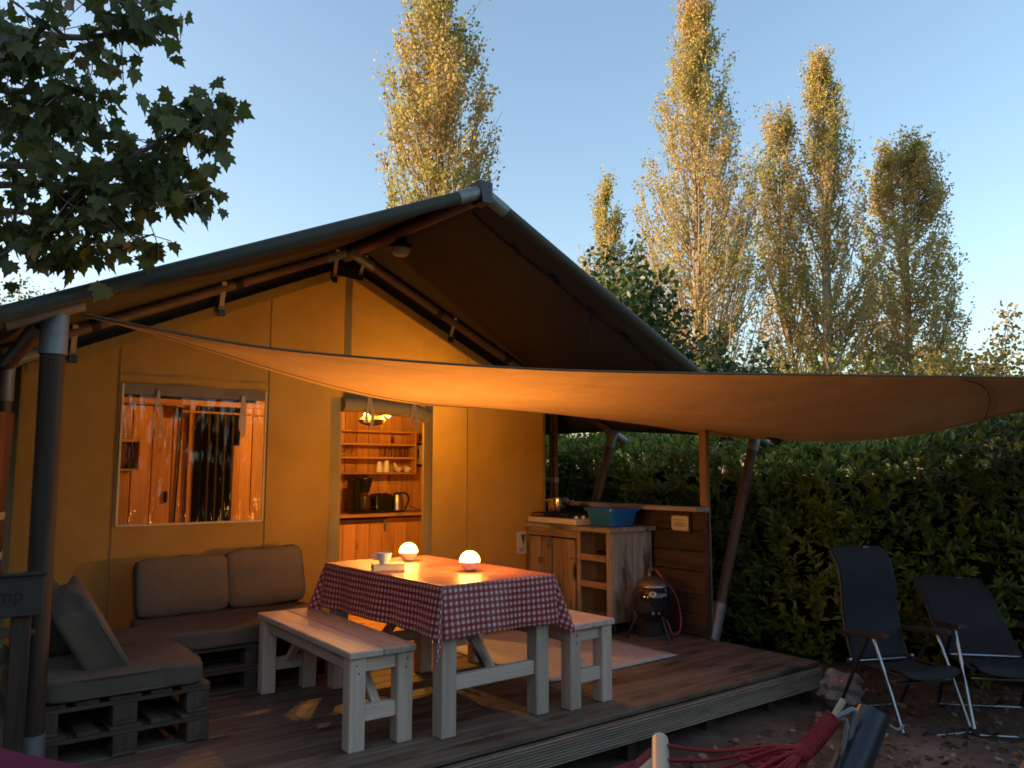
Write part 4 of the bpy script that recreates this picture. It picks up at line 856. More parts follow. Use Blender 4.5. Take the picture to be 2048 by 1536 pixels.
# book and cup
bc = plain('book_cover', (0.62, 0.50, 0.34), 0.5)
t = thing('book', (-0.528, -1.783, th), 'thick closed book lying on the checked tablecloth', 'book', R(-24), local=True)
box('page_block', (0, 0, 0.021), (0.185, 0.125, 0.032), plain('book_pages', (0.78, 0.66, 0.45), 0.8), t, None, 0.002)
box('cover', (0, 0, 0.0395), (0.193, 0.133, 0.004), bc, t, None, 0.001); box('cover', (0, 0, 0.004), (0.193, 0.133, 0.004), bc, t, None, 0.001); box('spine', (0, 0.0665, 0.021), (0.193, 0.004, 0.039), bc, t, None, 0.001)
cx, cy, cz = -0.552, -1.775, th + 0.0425
t = thing('cup', (cx, cy, cz), 'white cup standing on top of the closed book', 'cup')
lathe('cup_body', [(0.0, 0.0), (0.026, 0.0), (0.028, 0.006), (0.038, 0.022), (0.046, 0.060), (0.044, 0.060), (0.035, 0.024), (0.0, 0.01)], (cx, cy, cz), M_wcer, t, 24)
tube('cup_handle', [(cx - 0.034, cy + 0.026, cz + 0.050), (cx - 0.056, cy + 0.043, cz + 0.048), (cx - 0.056, cy + 0.043, cz + 0.026), (cx - 0.028, cy + 0.021, cz + 0.02)], 0.005, M_wcer, t, 8, 4)

# ------------------------------------------------------------------ pallet sofas
def pallet(loc, rz, label):
    """1.2 (x) by 0.8 (y), origin at the centre of the base"""
    t = thing('wooden_pallet', loc, label, 'pallet', rz, 'pallets under the sofa', local=True)
    for k, w in enumerate((0.145, 0.1, 0.145, 0.1, 0.145)): box('top_board', (0, -0.3275 + k * 0.16375, 0.131), (1.2, w, 0.02), M_pal['x'], t)
    for x in (-0.53, 0, 0.53): box('cross_board', (x, 0, 0.111), (0.14, 0.8, 0.02), M_pal['y'], t)
    for x in (-0.53, 0, 0.53):
        for yy in (-0.34, 0, 0.34): box('block', (x, yy, 0.061), (0.14, 0.11, 0.079), M_pal['z'], t)
    for yy in (-0.34, 0, 0.34): box('bottom_board', (0, yy, 0.011), (1.2, 0.11, 0.02), M_pal['x'], t)
    return t
pallet((-1.03, -0.62, 0.001), 0.0, 'lower pallet of the sofa along the canvas wall'); pallet((-1.03, -0.62, 0.143), 0.0, 'upper pallet of the sofa along the canvas wall')
pallet((-1.945, -1.18, 0.001), R(90.6), 'lower pallet of the corner seat beside the tent pole'); pallet((-1.945, -1.18, 0.143), R(90), 'upper pallet of the corner seat beside the tent pole')
o = cushion('seat_cushion', (-1.03, -0.64, 0.345), (1.20, 0.80, 0.115), M_cush, None, None, 0.05, 1); props(o, 'long taupe seat cushion on the sofa along the wall', 'cushion')
o = cushion('corner_seat_cushion', (-1.95, -1.215, 0.345), (0.76, 1.18, 0.115), M_cush, None, None, 0.05, 2); props(o, 'taupe seat cushion on the corner pallet seat', 'cushion')
o = cushion('back_cushion', (-1.315, -0.335, 0.585), (0.585, 0.13, 0.37), M_cush, None, (R(-14), 0, R(2)), 0.12, 3); props(o, 'taupe back cushion under the window at the sofa corner', 'cushion', 'sofa back cushions')
o = cushion('back_cushion', (-0.735, -0.32, 0.60), (0.555, 0.13, 0.385), M_cush, None, (R(-14), R(-2), R(-1)), 0.12, 4); props(o, 'taupe back cushion at the sofa end beside the doorway', 'cushion', 'sofa back cushions')
o = cushion('back_cushion', (-2.07, -1.42, 0.545), (0.19, 0.56, 0.40), M_cush, None, (R(10), R(-30), R(-6)), 0.3, 5); props(o, 'plump taupe cushion leaning on the corner seat', 'cushion', 'sofa back cushions')
o = cushion('back_cushion', (-2.22, -0.98, 0.575), (0.15, 0.58, 0.38), M_cush, None, (R(0), R(-16), R(4)), 0.5, 6); props(o, 'taupe cushion behind the plump one on corner seat', 'cushion', 'sofa back cushions')

# ------------------------------------------------------------------ sign board by the left pole
t = thing('board_stand', (-2.7, -1.95, 0), 'dark wooden board stand with lettering in front of tent pole', 'sign')
bd = box('board', (-2.68, -2.0, 0.825), (0.66, 0.025, 0.175), M_board, t); box('board_cap', (-2.68, -2.0, 0.915), (0.68, 0.05, 0.012), M_board, t)
text('lettering', 'Camp', 0.082, M_blackm, bd, (-2.425, -2.0145, 0.805), (R(90), 0, 0))
box('post', (-2.425, -1.965, 0.37), (0.075, 0.045, 0.74), M_dark['z'], t); box('post', (-2.95, -1.965, 0.37), (0.075, 0.045, 0.74), M_dark['z'], t)
bar('brace', (-2.46, -1.965, 0.12), (-2.92, -1.965, 0.60), 0.04, 0.05, M_dark['x'], t); bar('brace', (-2.46, -1.94, 0.60), (-2.92, -1.94, 0.12), 0.04, 0.05, M_dark['x'], t); box('shelf', (-2.68, -1.90, 0.66), (0.62, 0.16, 0.02), M_dark['x'], t)

# ------------------------------------------------------------------ reclining camp chairs
def chair(loc, rz, rec, label, sc_=1.0):
    t = thing('reclining_camp_chair', loc, label, 'camp chair', rz, 'camp chairs by the hedge', local=True); t.scale = (sc_, sc_, sc_)
    hw = 0.235; sr = Vector((0, -0.22, 0.40)); bd = Vector((0, -math.sin(rec), math.cos(rec)))
    prof = [sr + bd * d + Vector((0, o_, 0)) for d, o_ in ((0.0, 0.0), (0.15, -0.015), (0.35, 0.0), (0.52, 0.045), (0.66, 0.06), (0.76, 0.04), (0.82, 0.0), (0.835, -0.02))]
    pf = smoothpts(prof, 4)
    def back(u, v):
        p = pf[min(int(round(v * (len(pf) - 1))), len(pf) - 1)]; k = max(0, (v - 0.86) / 0.14)
        w = hw - 0.005 - 0.06 * k ** 2.5; x = -w + 2 * w * u
        return (x, p.y - 0.03 * (1 - (2 * u - 1) ** 2), p.z + 0.0)
    bk = grid('backrest', back, 12, len(pf) - 1, M_navy, t, thick=0.012)
    tp = pf[-6]; box('logo_patch', (-0.11, tp.y + 0.004 + 0.0, tp.z - 0.0), (0.05, 0.002, 0.014), plain('logo_grey', (0.30, 0.34, 0.35), 0.5), bk, (-rec * 0.2, 0, 0), 0) if False else None
    lp = Vector(back(0.27, 0.90)); o = box('logo_patch', lp + Vector((0, 0.012, 0)), (0.05, 0.003, 0.013), plain('logo_grey', (0.30, 0.34, 0.35), 0.5), t, (-rec * 0.4, 0, 0), 0)
    sp_ = smoothpts([(0, -0.20, 0.395), (0, 0.0, 0.385), (0, 0.18, 0.425), (0, 0.27, 0.425), (0, 0.30, 0.39)], 4)
    def seat(u, v):
        p = sp_[min(int(round(v * (len(sp_) - 1))), len(sp_) - 1)]; w = hw - 0.01 - 0.05 * max(0, (v - 0.8) / 0.2) ** 2; return (-w + 2 * w * u, p.y, p.z - 0.02 * (1 - (2 * u - 1) ** 2))
    grid('seat', seat, 10, len(sp_) - 1, M_navy, t, thick=0.012)
    for s in (-1, 1):
        x = s * (hw + 0.005)
        tube('back_tube', [Vector((x, p.y - 0.012, p.z)) for p in pf[:-5]], 0.011, M_char, t, 8)
        ax = s * (hw + 0.035)
        cushion('armrest', (ax, -0.06, 0.625), (0.055, 0.50, 0.035), M_char, t, (R(6), 0, 0), 0.3, 9)
        tube('front_leg', [(ax, 0.04, 0.615), (ax, 0.16, 0.36), (ax, 0.29, 0.05), (ax - s * 0.01, 0.315, 0.02)], 0.0125, M_chrome, t, 10, 4)
        tube('rear_leg', [(ax, -0.02, 0.60), (ax, -0.20, 0.32), (ax, -0.37, 0.03)], 0.0125, M_char, t, 10)
        tube('seat_tube', [(x, -0.23, 0.40), (x, 0.26, 0.405)], 0.011, M_char, t, 8)
        lathe('foot_cap', [(0.0, -0.02), (0.02, -0.02), (0.022, 0.0), (0.018, 0.03), (0, 0.03)], (ax, 0.315, 0.022), M_char, t, 10); lathe('joint', [(0.0, -0.012), (0.018, -0.012), (0.018, 0.012), (0, 0.012)], (ax, -0.23, 0.405), M_chrome, t, 10, rot=(0, R(90), 0))
    tube('front_bar', [(-hw - 0.02, 0.315, 0.018), (hw + 0.02, 0.315, 0.018)], 0.0125, M_chrome, t, 10); tube('rear_bar', [(-hw - 0.035, -0.37, 0.02), (hw + 0.035, -0.37, 0.02)], 0.0125, M_chrome, t, 10)
    tube('seat_bar', [(-hw - 0.02, -0.23, 0.395), (hw + 0.02, -0.23, 0.395)], 0.012, M_chrome, t, 10); tube('seat_bar', [(-hw, 0.18, 0.335), (hw, 0.18, 0.335)], 0.011, M_chrome, t, 10)
    return t
chair((2.40, -3.385, GZ), 2.737, 0.283, 'upright dark navy camp chair in front of the laurel hedge', 0.91)
chair((2.87, -3.775, GZ), 2.304, 1.02, 'far reclined dark navy camp chair next to the upright one', 0.975)

# rock
bm = bmesh.new(); bmesh.ops.create_icosphere(bm, subdivisions=4, radius=1)
for v in bm.verts:
    n = v.co.normalized(); f = 1 + 0.18 * math.sin(4 * n.x + 2) * math.sin(5 * n.y) + 0.10 * math.sin(9 * n.z + 4 * n.x) + 0.05 * math.sin(17 * n.x + 13 * n.y) + random.uniform(-0.02, 0.02)
    v.co = Vector((n.x * 0.17 * f, n.y * 0.14 * f, n.z * 0.12 * f))
me = bpy.data.meshes.new('rock'); bm.to_mesh(me); bm.free(); setmat(me, plain('pale_stone', (0.36, 0.29, 0.25), 0.9, 0, 0.25, 8, 0.6, 30), False)
o = link('rock', me, (2.52, -2.86, GZ + 0.08)); props(o, 'pale pinkish rock on the soil at the deck corner', 'rock')
# small white clip on the ground
t = thing('tent_peg', (2.02, -3.42, GZ + 0.03), 'small pale plastic peg lying on the soil', 'peg'); bar('shaft', (1.98, -3.46, GZ + 0.03), (2.05, -3.40, GZ + 0.035), 0.018, 0.018, plain('pale_plastic', (0.6, 0.66, 0.64), 0.4), t); box('head', (1.975, -3.465, GZ + 0.03), (0.02, 0.035, 0.025), plain('pale_plastic', (0.6, 0.66, 0.64)), t)

# ------------------------------------------------------------------ hammock and its stand (close to the camera)
fh = Vector((CF.x, CF.y, 0)).normalized()
def cs(lat, dep, z): return Vector((CAMLOC.x, CAMLOC.y, 0)) + CR * lat + fh * dep + Vector((0, 0, z))
kn = cs(0.522, 1.47, 0.868); 
hm = thing('hammock', cs(-0.7, 1.5, GZ), 'red corded hammock with wooden spreader bar in the foreground', 'hammock')
bf = cs(0.346, 1.93, 0.735); bn = cs(0.215, 1.20, 0.70)
tube('spreader_bar', [bf + (bf - bn).normalized() * 0.02, bf, bf.lerp(bn, 0.5), bn], [0.008, 0.019, 0.02, 0.019], plain('pale_bar', (0.55, 0.42, 0.28), 0.5), hm, 12)
nl = 9
for k in range(nl):
    e = bf.lerp(bn, 0.03 + k * 0.94 / (nl - 1)); s0 = kn + (e - kn) * 0.18 + Vector((random.uniform(-.01, .01), 0, random.uniform(-.012, .012)))
    tube('suspension_cord', [e, e.lerp(s0, 0.5) - Vector((0, 0, 0.012)), s0, kn], 0.0042, M_red, hm, 6, 4)
# gathered netting
for k in range(34):
    a = random.random(); e = bf.lerp(bn, a); L = random.uniform(0.22, 0.45); s0 = kn + (e - kn) * L - Vector((0, 0, random.uniform(0.0, 0.07)))
    tube('net_strand', [kn - Vector((0, 0, 0.01)), kn.lerp(s0, 0.5) - Vector((0, 0, random.uniform(0, 0.04))), s0], random.uniform(0.003, 0.007), M_red, hm, 5, 3)
wrapd = (cs(0.585, 1.50, 0.913) - kn).normalized(); V, F = tube_vf([kn - wrapd * 0.02, kn, kn + wrapd * 0.035, kn + wrapd * 0.075, kn + wrapd * 0.085], [0.012, 0.016, 0.0145, 0.0135, 0.009], 14)
poly('cord_wrapping', V, F, M_red, hm, True)
for k in range(13):
    c0 = kn + wrapd * (0.002 + k * 0.0065); a1 = wrapd.cross(Vector((0, 0, 1))).normalized(); a2 = a1.cross(wrapd); rr_ = 0.0162 - 0.0002 * k
    tube('wrap_turn', [c0 + (a1 * math.cos(q) + a2 * math.sin(q)) * rr_ + wrapd * 0.001 * q for q in [i * 0.524 for i in range(13)]], 0.0024, M_red, hm, 5)
tube('cord_end', [kn + wrapd * 0.08, kn + wrapd * 0.115 + Vector((0, 0, 0.012))], 0.006, M_strap, hm, 8)
lb_, ln_ = cs(-1.95, 1.93, 1.03), cs(-1.95, 1.20, 0.99)
def hfab(u, v):
    f = bf.lerp(lb_, u); n_ = bn.lerp(ln_, u); p = f.lerp(n_, v); sg = 0.235 * max(0.0, math.sin(math.pi * u)) ** 0.6
    return p - Vector((0, 0, sg * (1.0 + 0.7 * math.sin(math.pi * v)) + 0.01 * math.sin(40 * v)))
def stripes():
    m, nt, ln, b = nodes('hammock_stripes'); uv = nt.new('ShaderNodeUVMap'); sp = nt.new('ShaderNodeSeparateXYZ'); ln.new(uv.outputs[0], sp.inputs[0])
    r = ramp(nt, [(0.0, (0.15, 0.012, 0.03)), (0.045, (0.52, 0.40, 0.26)), (0.16, (0.40, 0.03, 0.05)), (0.3, (0.55, 0.35, 0.15)), (0.5, (0.3, 0.02, 0.08)), (0.8, (0.5, 0.38, 0.25))]); r.color_ramp.interpolation = 'CONSTANT'
    ln.new(sp.outputs[1], r.inputs[0]); ln.new(r.outputs[0], b.inputs['Base Color']); b.inputs['Roughness'].default_value = 0.95; return m
grid('fabric', hfab, 40, 30, stripes(), hm, thick=0.004)
hs = thing('hammock_stand', cs(0.3, 1.45, GZ), 'black tubular hammock stand with steel hook in the foreground', 'hammock stand')
te = cs(0.672, 1.53, 0.912); tb = cs(0.33, 1.30, 0.46)
tube('stand_tube', [te, te.lerp(tb, 0.5), tb, cs(0.1, 1.3, GZ + 0.06)], 0.030, plain('stand_black', (0.016, 0.02, 0.026), 0.35), hs, 18)
tube('wood_strip', [te.lerp(tb, 0.12) - CR * 0.034 + Vector((0, 0, 0.008)), te.lerp(tb, 0.95) - CR * 0.036 + Vector((0, 0, 0.004))], 0.004, plain('ochre_cord', (0.30, 0.16, 0.05), 0.7), hs, 6)
hk = kn + wrapd * 0.082
tube('steel_hook', [hk, hk + CR * 0.022 + Vector((0, 0, 0.010)), hk + CR * 0.04 + Vector((0, 0, 0.010)), te.lerp(tb, 0.14) - CR * 0.02], 0.0055, M_steel, hs, 8, 5)
tube('steel_hook', [hk - Vector((0, 0, 0.010)), hk + CR * 0.025 + Vector((0, 0, -0.004)), te.lerp(tb, 0.20) - CR * 0.02], 0.004, M_steel, hs, 8, 4)
tube('end_wire', [te + CR * 0.005, te + CR * 0.04 - Vector((0, 0, 0.028)), te + CR * 0.055 - Vector((0, 0, 0.02))], 0.003, M_steel, hs, 6, 4)
t = thing('wooden_stake', cs(0.9, 1.5, GZ), 'brown wooden pole leaning behind the hammock stand', 'pole'); tube('pole', [cs(0.42, 1.5, GZ), cs(0.80, 1.5, 0.58), cs(0.915, 1.5, 0.766), cs(1.01, 1.5, 0.915), cs(1.07, 1.5, 1.0)], 0.026, M_post['z'], t, 12)

# ------------------------------------------------------------------ hedges
def lump(P, s, seed):
    r = np.random.default_rng(seed); out = np.zeros(len(P))
    for k in range(5):
        w = r.normal(size=3) * s * (1 + k * 0.7); out += np.sin(P @ w + r.uniform(0, 6)) / (1 + k * 0.6)
    return out / 2.5
def hedge(name, path, top, depth, nshoot, leaf, tpl, mat, core, label, seed, nleaf=9, lift=0.7, ind=300, base=GZ, cat='hedge'):
    """path: list of (x, y) of the visible face, top: list of heights"""
    r = np.random.default_rng(seed); P2 = np.array(path, float); seg = np.linalg.norm(np.diff(P2, axis=0), axis=1); cum = np.concatenate([[0], np.cumsum(seg)]); L = cum[-1]
    t = thing(name, (P2[:, 0].mean() + depth / 2, P2[:, 1].mean(), base), label, cat)
    def face_at(s): return np.stack([np.interp(s, cum, P2[:, 0]), np.interp(s, cum, P2[:, 1])], 1)
    def nrm(s):
        d = face_at(np.minimum(s + .05, L)) - face_at(np.maximum(s - .05, 0)); d /= np.linalg.norm(d, axis=1, keepdims=True); return np.stack([d[:, 1], -d[:, 0]], 1)
    s = r.uniform(0, L, nshoot); H = np.interp(s, cum, top); f = face_at(s); n2 = nrm(s)
    n2 *= np.sign(((np.array([CAMLOC.x, CAMLOC.y]) - f) * n2).sum(1))[:, None]
    q = r.random(nshoot); onface = q < 0.68
    h = np.where(onface, r.random(nshoot) ** 0.85, 1.0) * (H - base); back = np.where(onface, 0.0, r.random(nshoot) * depth)
    rd = 0.35; k = np.clip((h - (H - base - rd)) / rd, 0, 1); back = np.where(onface, back + rd * (1 - np.sqrt(np.maximum(0, 1 - k ** 2))), back + 0.3)
    back += r.exponential(0.07, nshoot) * onface
    P = np.stack([f[:, 0] - n2[:, 0] * back, f[:, 1] - n2[:, 1] * back, base + h], 1)
    lp = lump(P, 2.4, seed); N = np.stack([n2[:, 0] * np.where(onface, 1, .2), n2[:, 1] * np.where(onface, 1, .2), np.where(onface, 0.15 + k, 1.0)], 1)
    N /= np.linalg.norm(N, axis=1, keepdims=True); P += N * (lp * 0.22 + 0.02)[:, None]
    ax = N * 0.7 + np.array([0, 0, lift]) + r.normal(size=P.shape) * 0.28; ax /= np.linalg.norm(ax, axis=1, keepdims=True)
    PP = []; DD = []; NN = []; SS = []
    for j in range(nleaf):
        a = j * 2.4 + r.uniform(0, 6, nshoot); e = np.cross(ax, np.array([0.3, 0.7, 0.2])); e /= np.linalg.norm(e, axis=1, keepdims=True); g = np.cross(ax, e)
        rad = e * np.cos(a)[:, None] + g * np.sin(a)[:, None]; op = 0.35 + 0.75 * (1 - j / nleaf) + r.normal(size=nshoot) * 0.12
        d = ax * np.cos(op)[:, None] + rad * np.sin(op)[:, None]
        PP.append(P + ax * (leaf * 1.1 * (j / nleaf) - leaf * 0.6)[None] if False else P + ax * (leaf * 1.1 * j / nleaf - leaf * 0.6)); DD.append(d); NN.append(ax - rad * 0.2 + r.normal(size=P.shape) * 0.15); SS.append(leaf * r.uniform(0.65, 1.15, nshoot) * (1 - 0.35 * j / nleaf))
    PP = np.concatenate(PP); DD = np.concatenate(DD); NN = np.concatenate(NN); SS = np.concatenate(SS)
    if ind:
        dist = np.linalg.norm(PP - np.array(CAMLOC), axis=1) / SS
        vis = (PP[:, 2] > 0.2); order = np.argsort(dist + (~vis) * 1e6)[:ind]; mask = np.ones(len(PP), bool); mask[order] = False
        leaf_parts(t, PP[order], DD[order], NN[order], SS[order], tpl, mat); PP, DD, NN, SS = PP[mask], DD[mask], NN[mask], SS[mask]
    cloud('foliage', PP, DD, NN, SS, tpl, mat, t, tuple(BASE[t]), 'stuff')
    # solid core against see-through, inner shade put into its near-black colour
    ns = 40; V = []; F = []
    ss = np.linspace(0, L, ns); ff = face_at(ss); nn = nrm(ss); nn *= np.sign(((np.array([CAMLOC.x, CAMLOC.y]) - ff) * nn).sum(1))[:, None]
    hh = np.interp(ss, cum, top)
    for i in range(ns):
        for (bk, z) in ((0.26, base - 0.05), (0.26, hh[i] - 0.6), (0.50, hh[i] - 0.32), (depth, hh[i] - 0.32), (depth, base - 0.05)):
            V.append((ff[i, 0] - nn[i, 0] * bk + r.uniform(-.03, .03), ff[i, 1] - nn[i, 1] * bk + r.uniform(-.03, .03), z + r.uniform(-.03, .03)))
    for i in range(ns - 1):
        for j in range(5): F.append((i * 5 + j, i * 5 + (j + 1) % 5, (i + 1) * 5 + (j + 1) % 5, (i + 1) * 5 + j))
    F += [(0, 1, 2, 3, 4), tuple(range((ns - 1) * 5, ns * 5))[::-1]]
    poly('branches', V, F, core, t)  # one solid dark core, not separate branches
    return t
M_lau = leafmat('laurel_leaf', [(0.0, (0.06, 0.085, 0.016)), (0.4, (0.13, 0.18, 0.028)), (0.75, (0.22, 0.28, 0.04)), (0.97, (0.36, 0.36, 0.07))], 1.6, 0.3, 0.5, 0.55, 0.3)
M_core = plain('hedge_dark_core', (0.008, 0.008, 0.004), 1.0, 0, 0.4, 9, spec=0.0)  # near-black colour stands for the shade inside the hedges
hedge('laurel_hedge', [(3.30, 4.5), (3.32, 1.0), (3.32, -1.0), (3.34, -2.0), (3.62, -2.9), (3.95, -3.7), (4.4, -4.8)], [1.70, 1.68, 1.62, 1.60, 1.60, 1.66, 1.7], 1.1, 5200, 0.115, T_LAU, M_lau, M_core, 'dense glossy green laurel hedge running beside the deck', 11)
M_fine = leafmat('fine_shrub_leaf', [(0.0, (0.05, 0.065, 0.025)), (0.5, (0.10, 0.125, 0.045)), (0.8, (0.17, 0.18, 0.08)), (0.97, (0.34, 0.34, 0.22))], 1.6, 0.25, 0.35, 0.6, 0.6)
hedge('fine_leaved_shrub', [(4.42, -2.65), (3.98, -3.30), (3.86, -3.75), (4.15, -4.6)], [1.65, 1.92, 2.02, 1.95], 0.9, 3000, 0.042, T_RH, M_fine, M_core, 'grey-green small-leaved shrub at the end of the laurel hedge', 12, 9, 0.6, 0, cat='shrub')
# out-of-view hedge ring, added to block low sun and sky from the camp
M_tall = leafmat('tall_hedge_leaf', [(0.0, (0.02, 0.035, 0.012)), (0.6, (0.05, 0.08, 0.025)), (0.95, (0.09, 0.12, 0.04))], 1, 0.2)
def tall_hedge():
    o0 = Vector((-1.5, -3.0, 0)); rad = 12.5
    t = thing('tall_hedge', o0 + Vector((-rad, 0, GZ)), 'unseen tall dark hedge added to shade the camp', 'hedge')
    V = []; F = []; k = 90
    for i in range(k + 1):
        a = R(-20 - 228 * i / k); c = Vector((math.sin(a), math.cos(a), 0)); h = 2.6 + 5.6 * min(1, max(0, (112 - 228 * i / k) / 22)) + 0.5 * math.sin(i * 1.3) + 0.45 * math.sin(i * 2.9 + 1) + random.uniform(-.3, .3)
        for d, z in ((-0.9, GZ), (-0.7, h - 0.5), (0, h), (0.7, h - 0.5), (0.9, GZ)): V.append(o0 + c * (rad + d + random.uniform(-.2, .2)) + Vector((0, 0, z)))
    for i in range(k):
        for j in range(4): F.append((i * 5 + j, (i + 1) * 5 + j, (i + 1) * 5 + j + 1, i * 5 + j + 1))
    poly('branches', V, F, M_core, t)  # solid near-black core of the added hedge
    m = 14000; a = np.radians(-20 - 228 * rng.random(m)); rr = rad - 0.95 + rng.normal(0, .2, m); aa = np.degrees(-a) - 20; z = rng.random(m) * (3.0 + 5.6 * np.clip((112 - aa) / 22, 0, 1))
    P = np.stack([o0.x + np.sin(a) * rr, o0.y + np.cos(a) * rr, z], 1)
    cloud('foliage', P, unit(m), unit(m), rng.uniform(.15, .32, m), T_RH, M_tall, t, tuple(BASE[t]), 'stuff')
tall_hedge()

# ------------------------------------------------------------------ trees
M_bark = wood('poplar_bark', (0.18, 0.14, 0.105), (0.40, 0.33, 0.26), 'z', 0.9, 14)
M_pop = leafmat('poplar_autumn_leaf', [(0.0, (0.24, 0.28, 0.06)), (0.35, (0.36, 0.36, 0.08)), (0.58, (0.50, 0.40, 0.12)), (0.78, (0.54, 0.36, 0.15)), (0.97, (0.46, 0.28, 0.16))], 0.55, 0.5, 0.55, 0.42)
M_pop_g = leafmat('poplar_green_leaf', [(0.0, (0.06, 0.085, 0.02)), (0.45, (0.12, 0.14, 0.028)), (0.75, (0.20, 0.19, 0.04)), (0.97, (0.30, 0.20, 0.05))], 0.6, 0.35, 0.55, 0.5)
def envelope(tab):
    hs = [a for a, b in tab]; ws = [b for a, b in tab]; return lambda h: np.interp(h, hs, ws)
def poplar(loc, env, H, nb, lpb, lsize, label, seed, stems=((0, 0, 1.0),), mat=None, clear=1.5, twig=0.012, bare=0.15, group='poplar trees behind the tent'):
    r = np.random.default_rng(seed); x0, y0 = loc; base = Vector((x0, y0, GZ))
    t = thing('poplar_tree', base, label, 'tree', group=group)
    V = []; F = []
    def addtube(P, rad, sides):
        v, f = tube_vf(P, rad, sides, False); n = len(V); V.extend(v); F.extend([tuple(i + n for i in q) for q in f])
    PP = []; DD = []; SS = []
    TV = []; TF = []
    for (sx, sy, hf) in stems:
        top = H * hf
        def axis(h): k = min(1, h / (top * 0.5)); return np.array([x0 + sx * k, y0 + sy * k, GZ]) + np.array([0.10 * math.sin(h * .35 + seed), 0.10 * math.cos(h * .3 + seed), h])
        hs = np.linspace(0 if hf == 1 else 0.5, top, 12); v, f = tube_vf([axis(h) for h in hs], [max(0.012, (0.20 if hf == 1 else 0.09) * (1 - h / top) ** 0.8 * (H / 13)) for h in hs], 8, False); n = len(TV); TV.extend(v); TF.extend([tuple(i + n for i in q) for q in f])
        m = int(nb * hf) if hf == 1 else int(nb * 0.55)
        for i in range(m):
            hb = r.uniform(clear, top * 0.93); a = r.uniform(0, 6.283); hend = hb + r.uniform(0.16, 0.34) * H * (1.12 - hb / top)
            hend = min(hend, top * 0.995); w = env(hend) * (r.uniform(0.55, 1.0) ** 0.6) * (1.0 if hf == 1 else 0.6)
            dirv = np.array([math.cos(a), math.sin(a), 0]); p0 = axis(hb); p2 = axis(hend) + dirv * w; p1 = axis(hb + (hend - hb) * 0.32) + dirv * w * 0.80
            pts = [p0 * (1 - s) ** 2 + 2 * p1 * s * (1 - s) + p2 * s * s for s in np.linspace(0, 1, 7)]
            rad = 0.036 * (1 - hb / top) + 0.012; addtube(pts, [rad * (1 - 0.85 * k / 6) for k in range(7)], 4)
            # twigs
            for j in range(9):
                s = r.uniform(0.18, 1.0); q0 = p0 * (1 - s) ** 2 + 2 * p1 * s * (1 - s) + p2 * s * s; dd = np.array([r.normal() * .25, r.normal() * .25, r.uniform(.6, 1.1)]) + dirv * .12
                q1 = q0 + dd * r.uniform(.35, .8); addtube([q0, (q0 + q1) / 2 + r.normal(size=3) * .03, q1], [twig * .6, twig * .5, twig * .2], 3)
                if r.random() < bare: continue
                k = int(lpb / 9 * r.uniform(.5, 1.5)); ss = r.uniform(.05, 1.05, k)[:, None]; PP.append(q0 + (q1 - q0) * ss + r.normal(size=(k, 3)) * .075)
            k = int(lpb / 5 * r.uniform(.3, 1.4)); s = r.uniform(.2, 1.02, k)[:, None]
            PP.append(p0 * (1 - s) ** 2 + 2 * p1 * s * (1 - s) + p2 * s * s + r.normal(size=(k, 3)) * .085)
    PP = np.concatenate(PP); n = len(PP); D = unit(n); D[:, 2] = D[:, 2] * .6 - .35; N = unit(n)
    v2 = [Vector(v) for v in TV]; autos(poly('trunk', v2, TF, M_bark, t, True)); poly('branches', V, F, M_bark, t, True)
    cloud('crown', PP, D, N, lsize * r.uniform(.6, 1.2, n), T_POP, mat or M_pop, t, tuple(base))
    return t
poplar((6.25, 8.35), envelope([(0, .9), (3, 1.45), (6, 1.5), (9, 1.35), (11, 1.1), (14.3, .15)]), 14.3, 190, 185, 0.078, 'broad golden poplar rising behind the tent roof peak', 21)
poplar((14.77, 8.10), envelope([(0, 1.4), (3, 1.9), (6, 2.1), (9, 2.0), (11.5, 1.3), (16.2, .12)]), 16.2, 250, 165, 0.080, 'tallest orange-green poplar beside the dark ash tree', 22, bare=.25)
poplar((19.5, 6.98), envelope([(0, 1.6), (3, 1.9), (6, 1.9), (9, 1.5), (11.5, .95), (14.9, .12)]), 15.1, 180, 150, 0.084, 'russet poplar with a shorter second stem', 23, ((0, 0, 1.0), (-1.15, .85, 0.86)), bare=.2)
poplar((22.43, 5.99), envelope([(0, 1.8), (3, 1.95), (6, 1.85), (9, 1.5), (11, 1.15), (12.6, .5)]), 12.6, 190, 165, 0.088, 'shorter round-topped olive-gold poplar at the end of the row', 24, bare=.1)
poplar((18.27, 15.5), envelope([(0, .9), (5, 1.1), (9, 1.0), (13.3, .15)]), 13.3, 90, 150, 0.095, 'slim distant poplar behind the dark ash tree', 25, bare=.15)
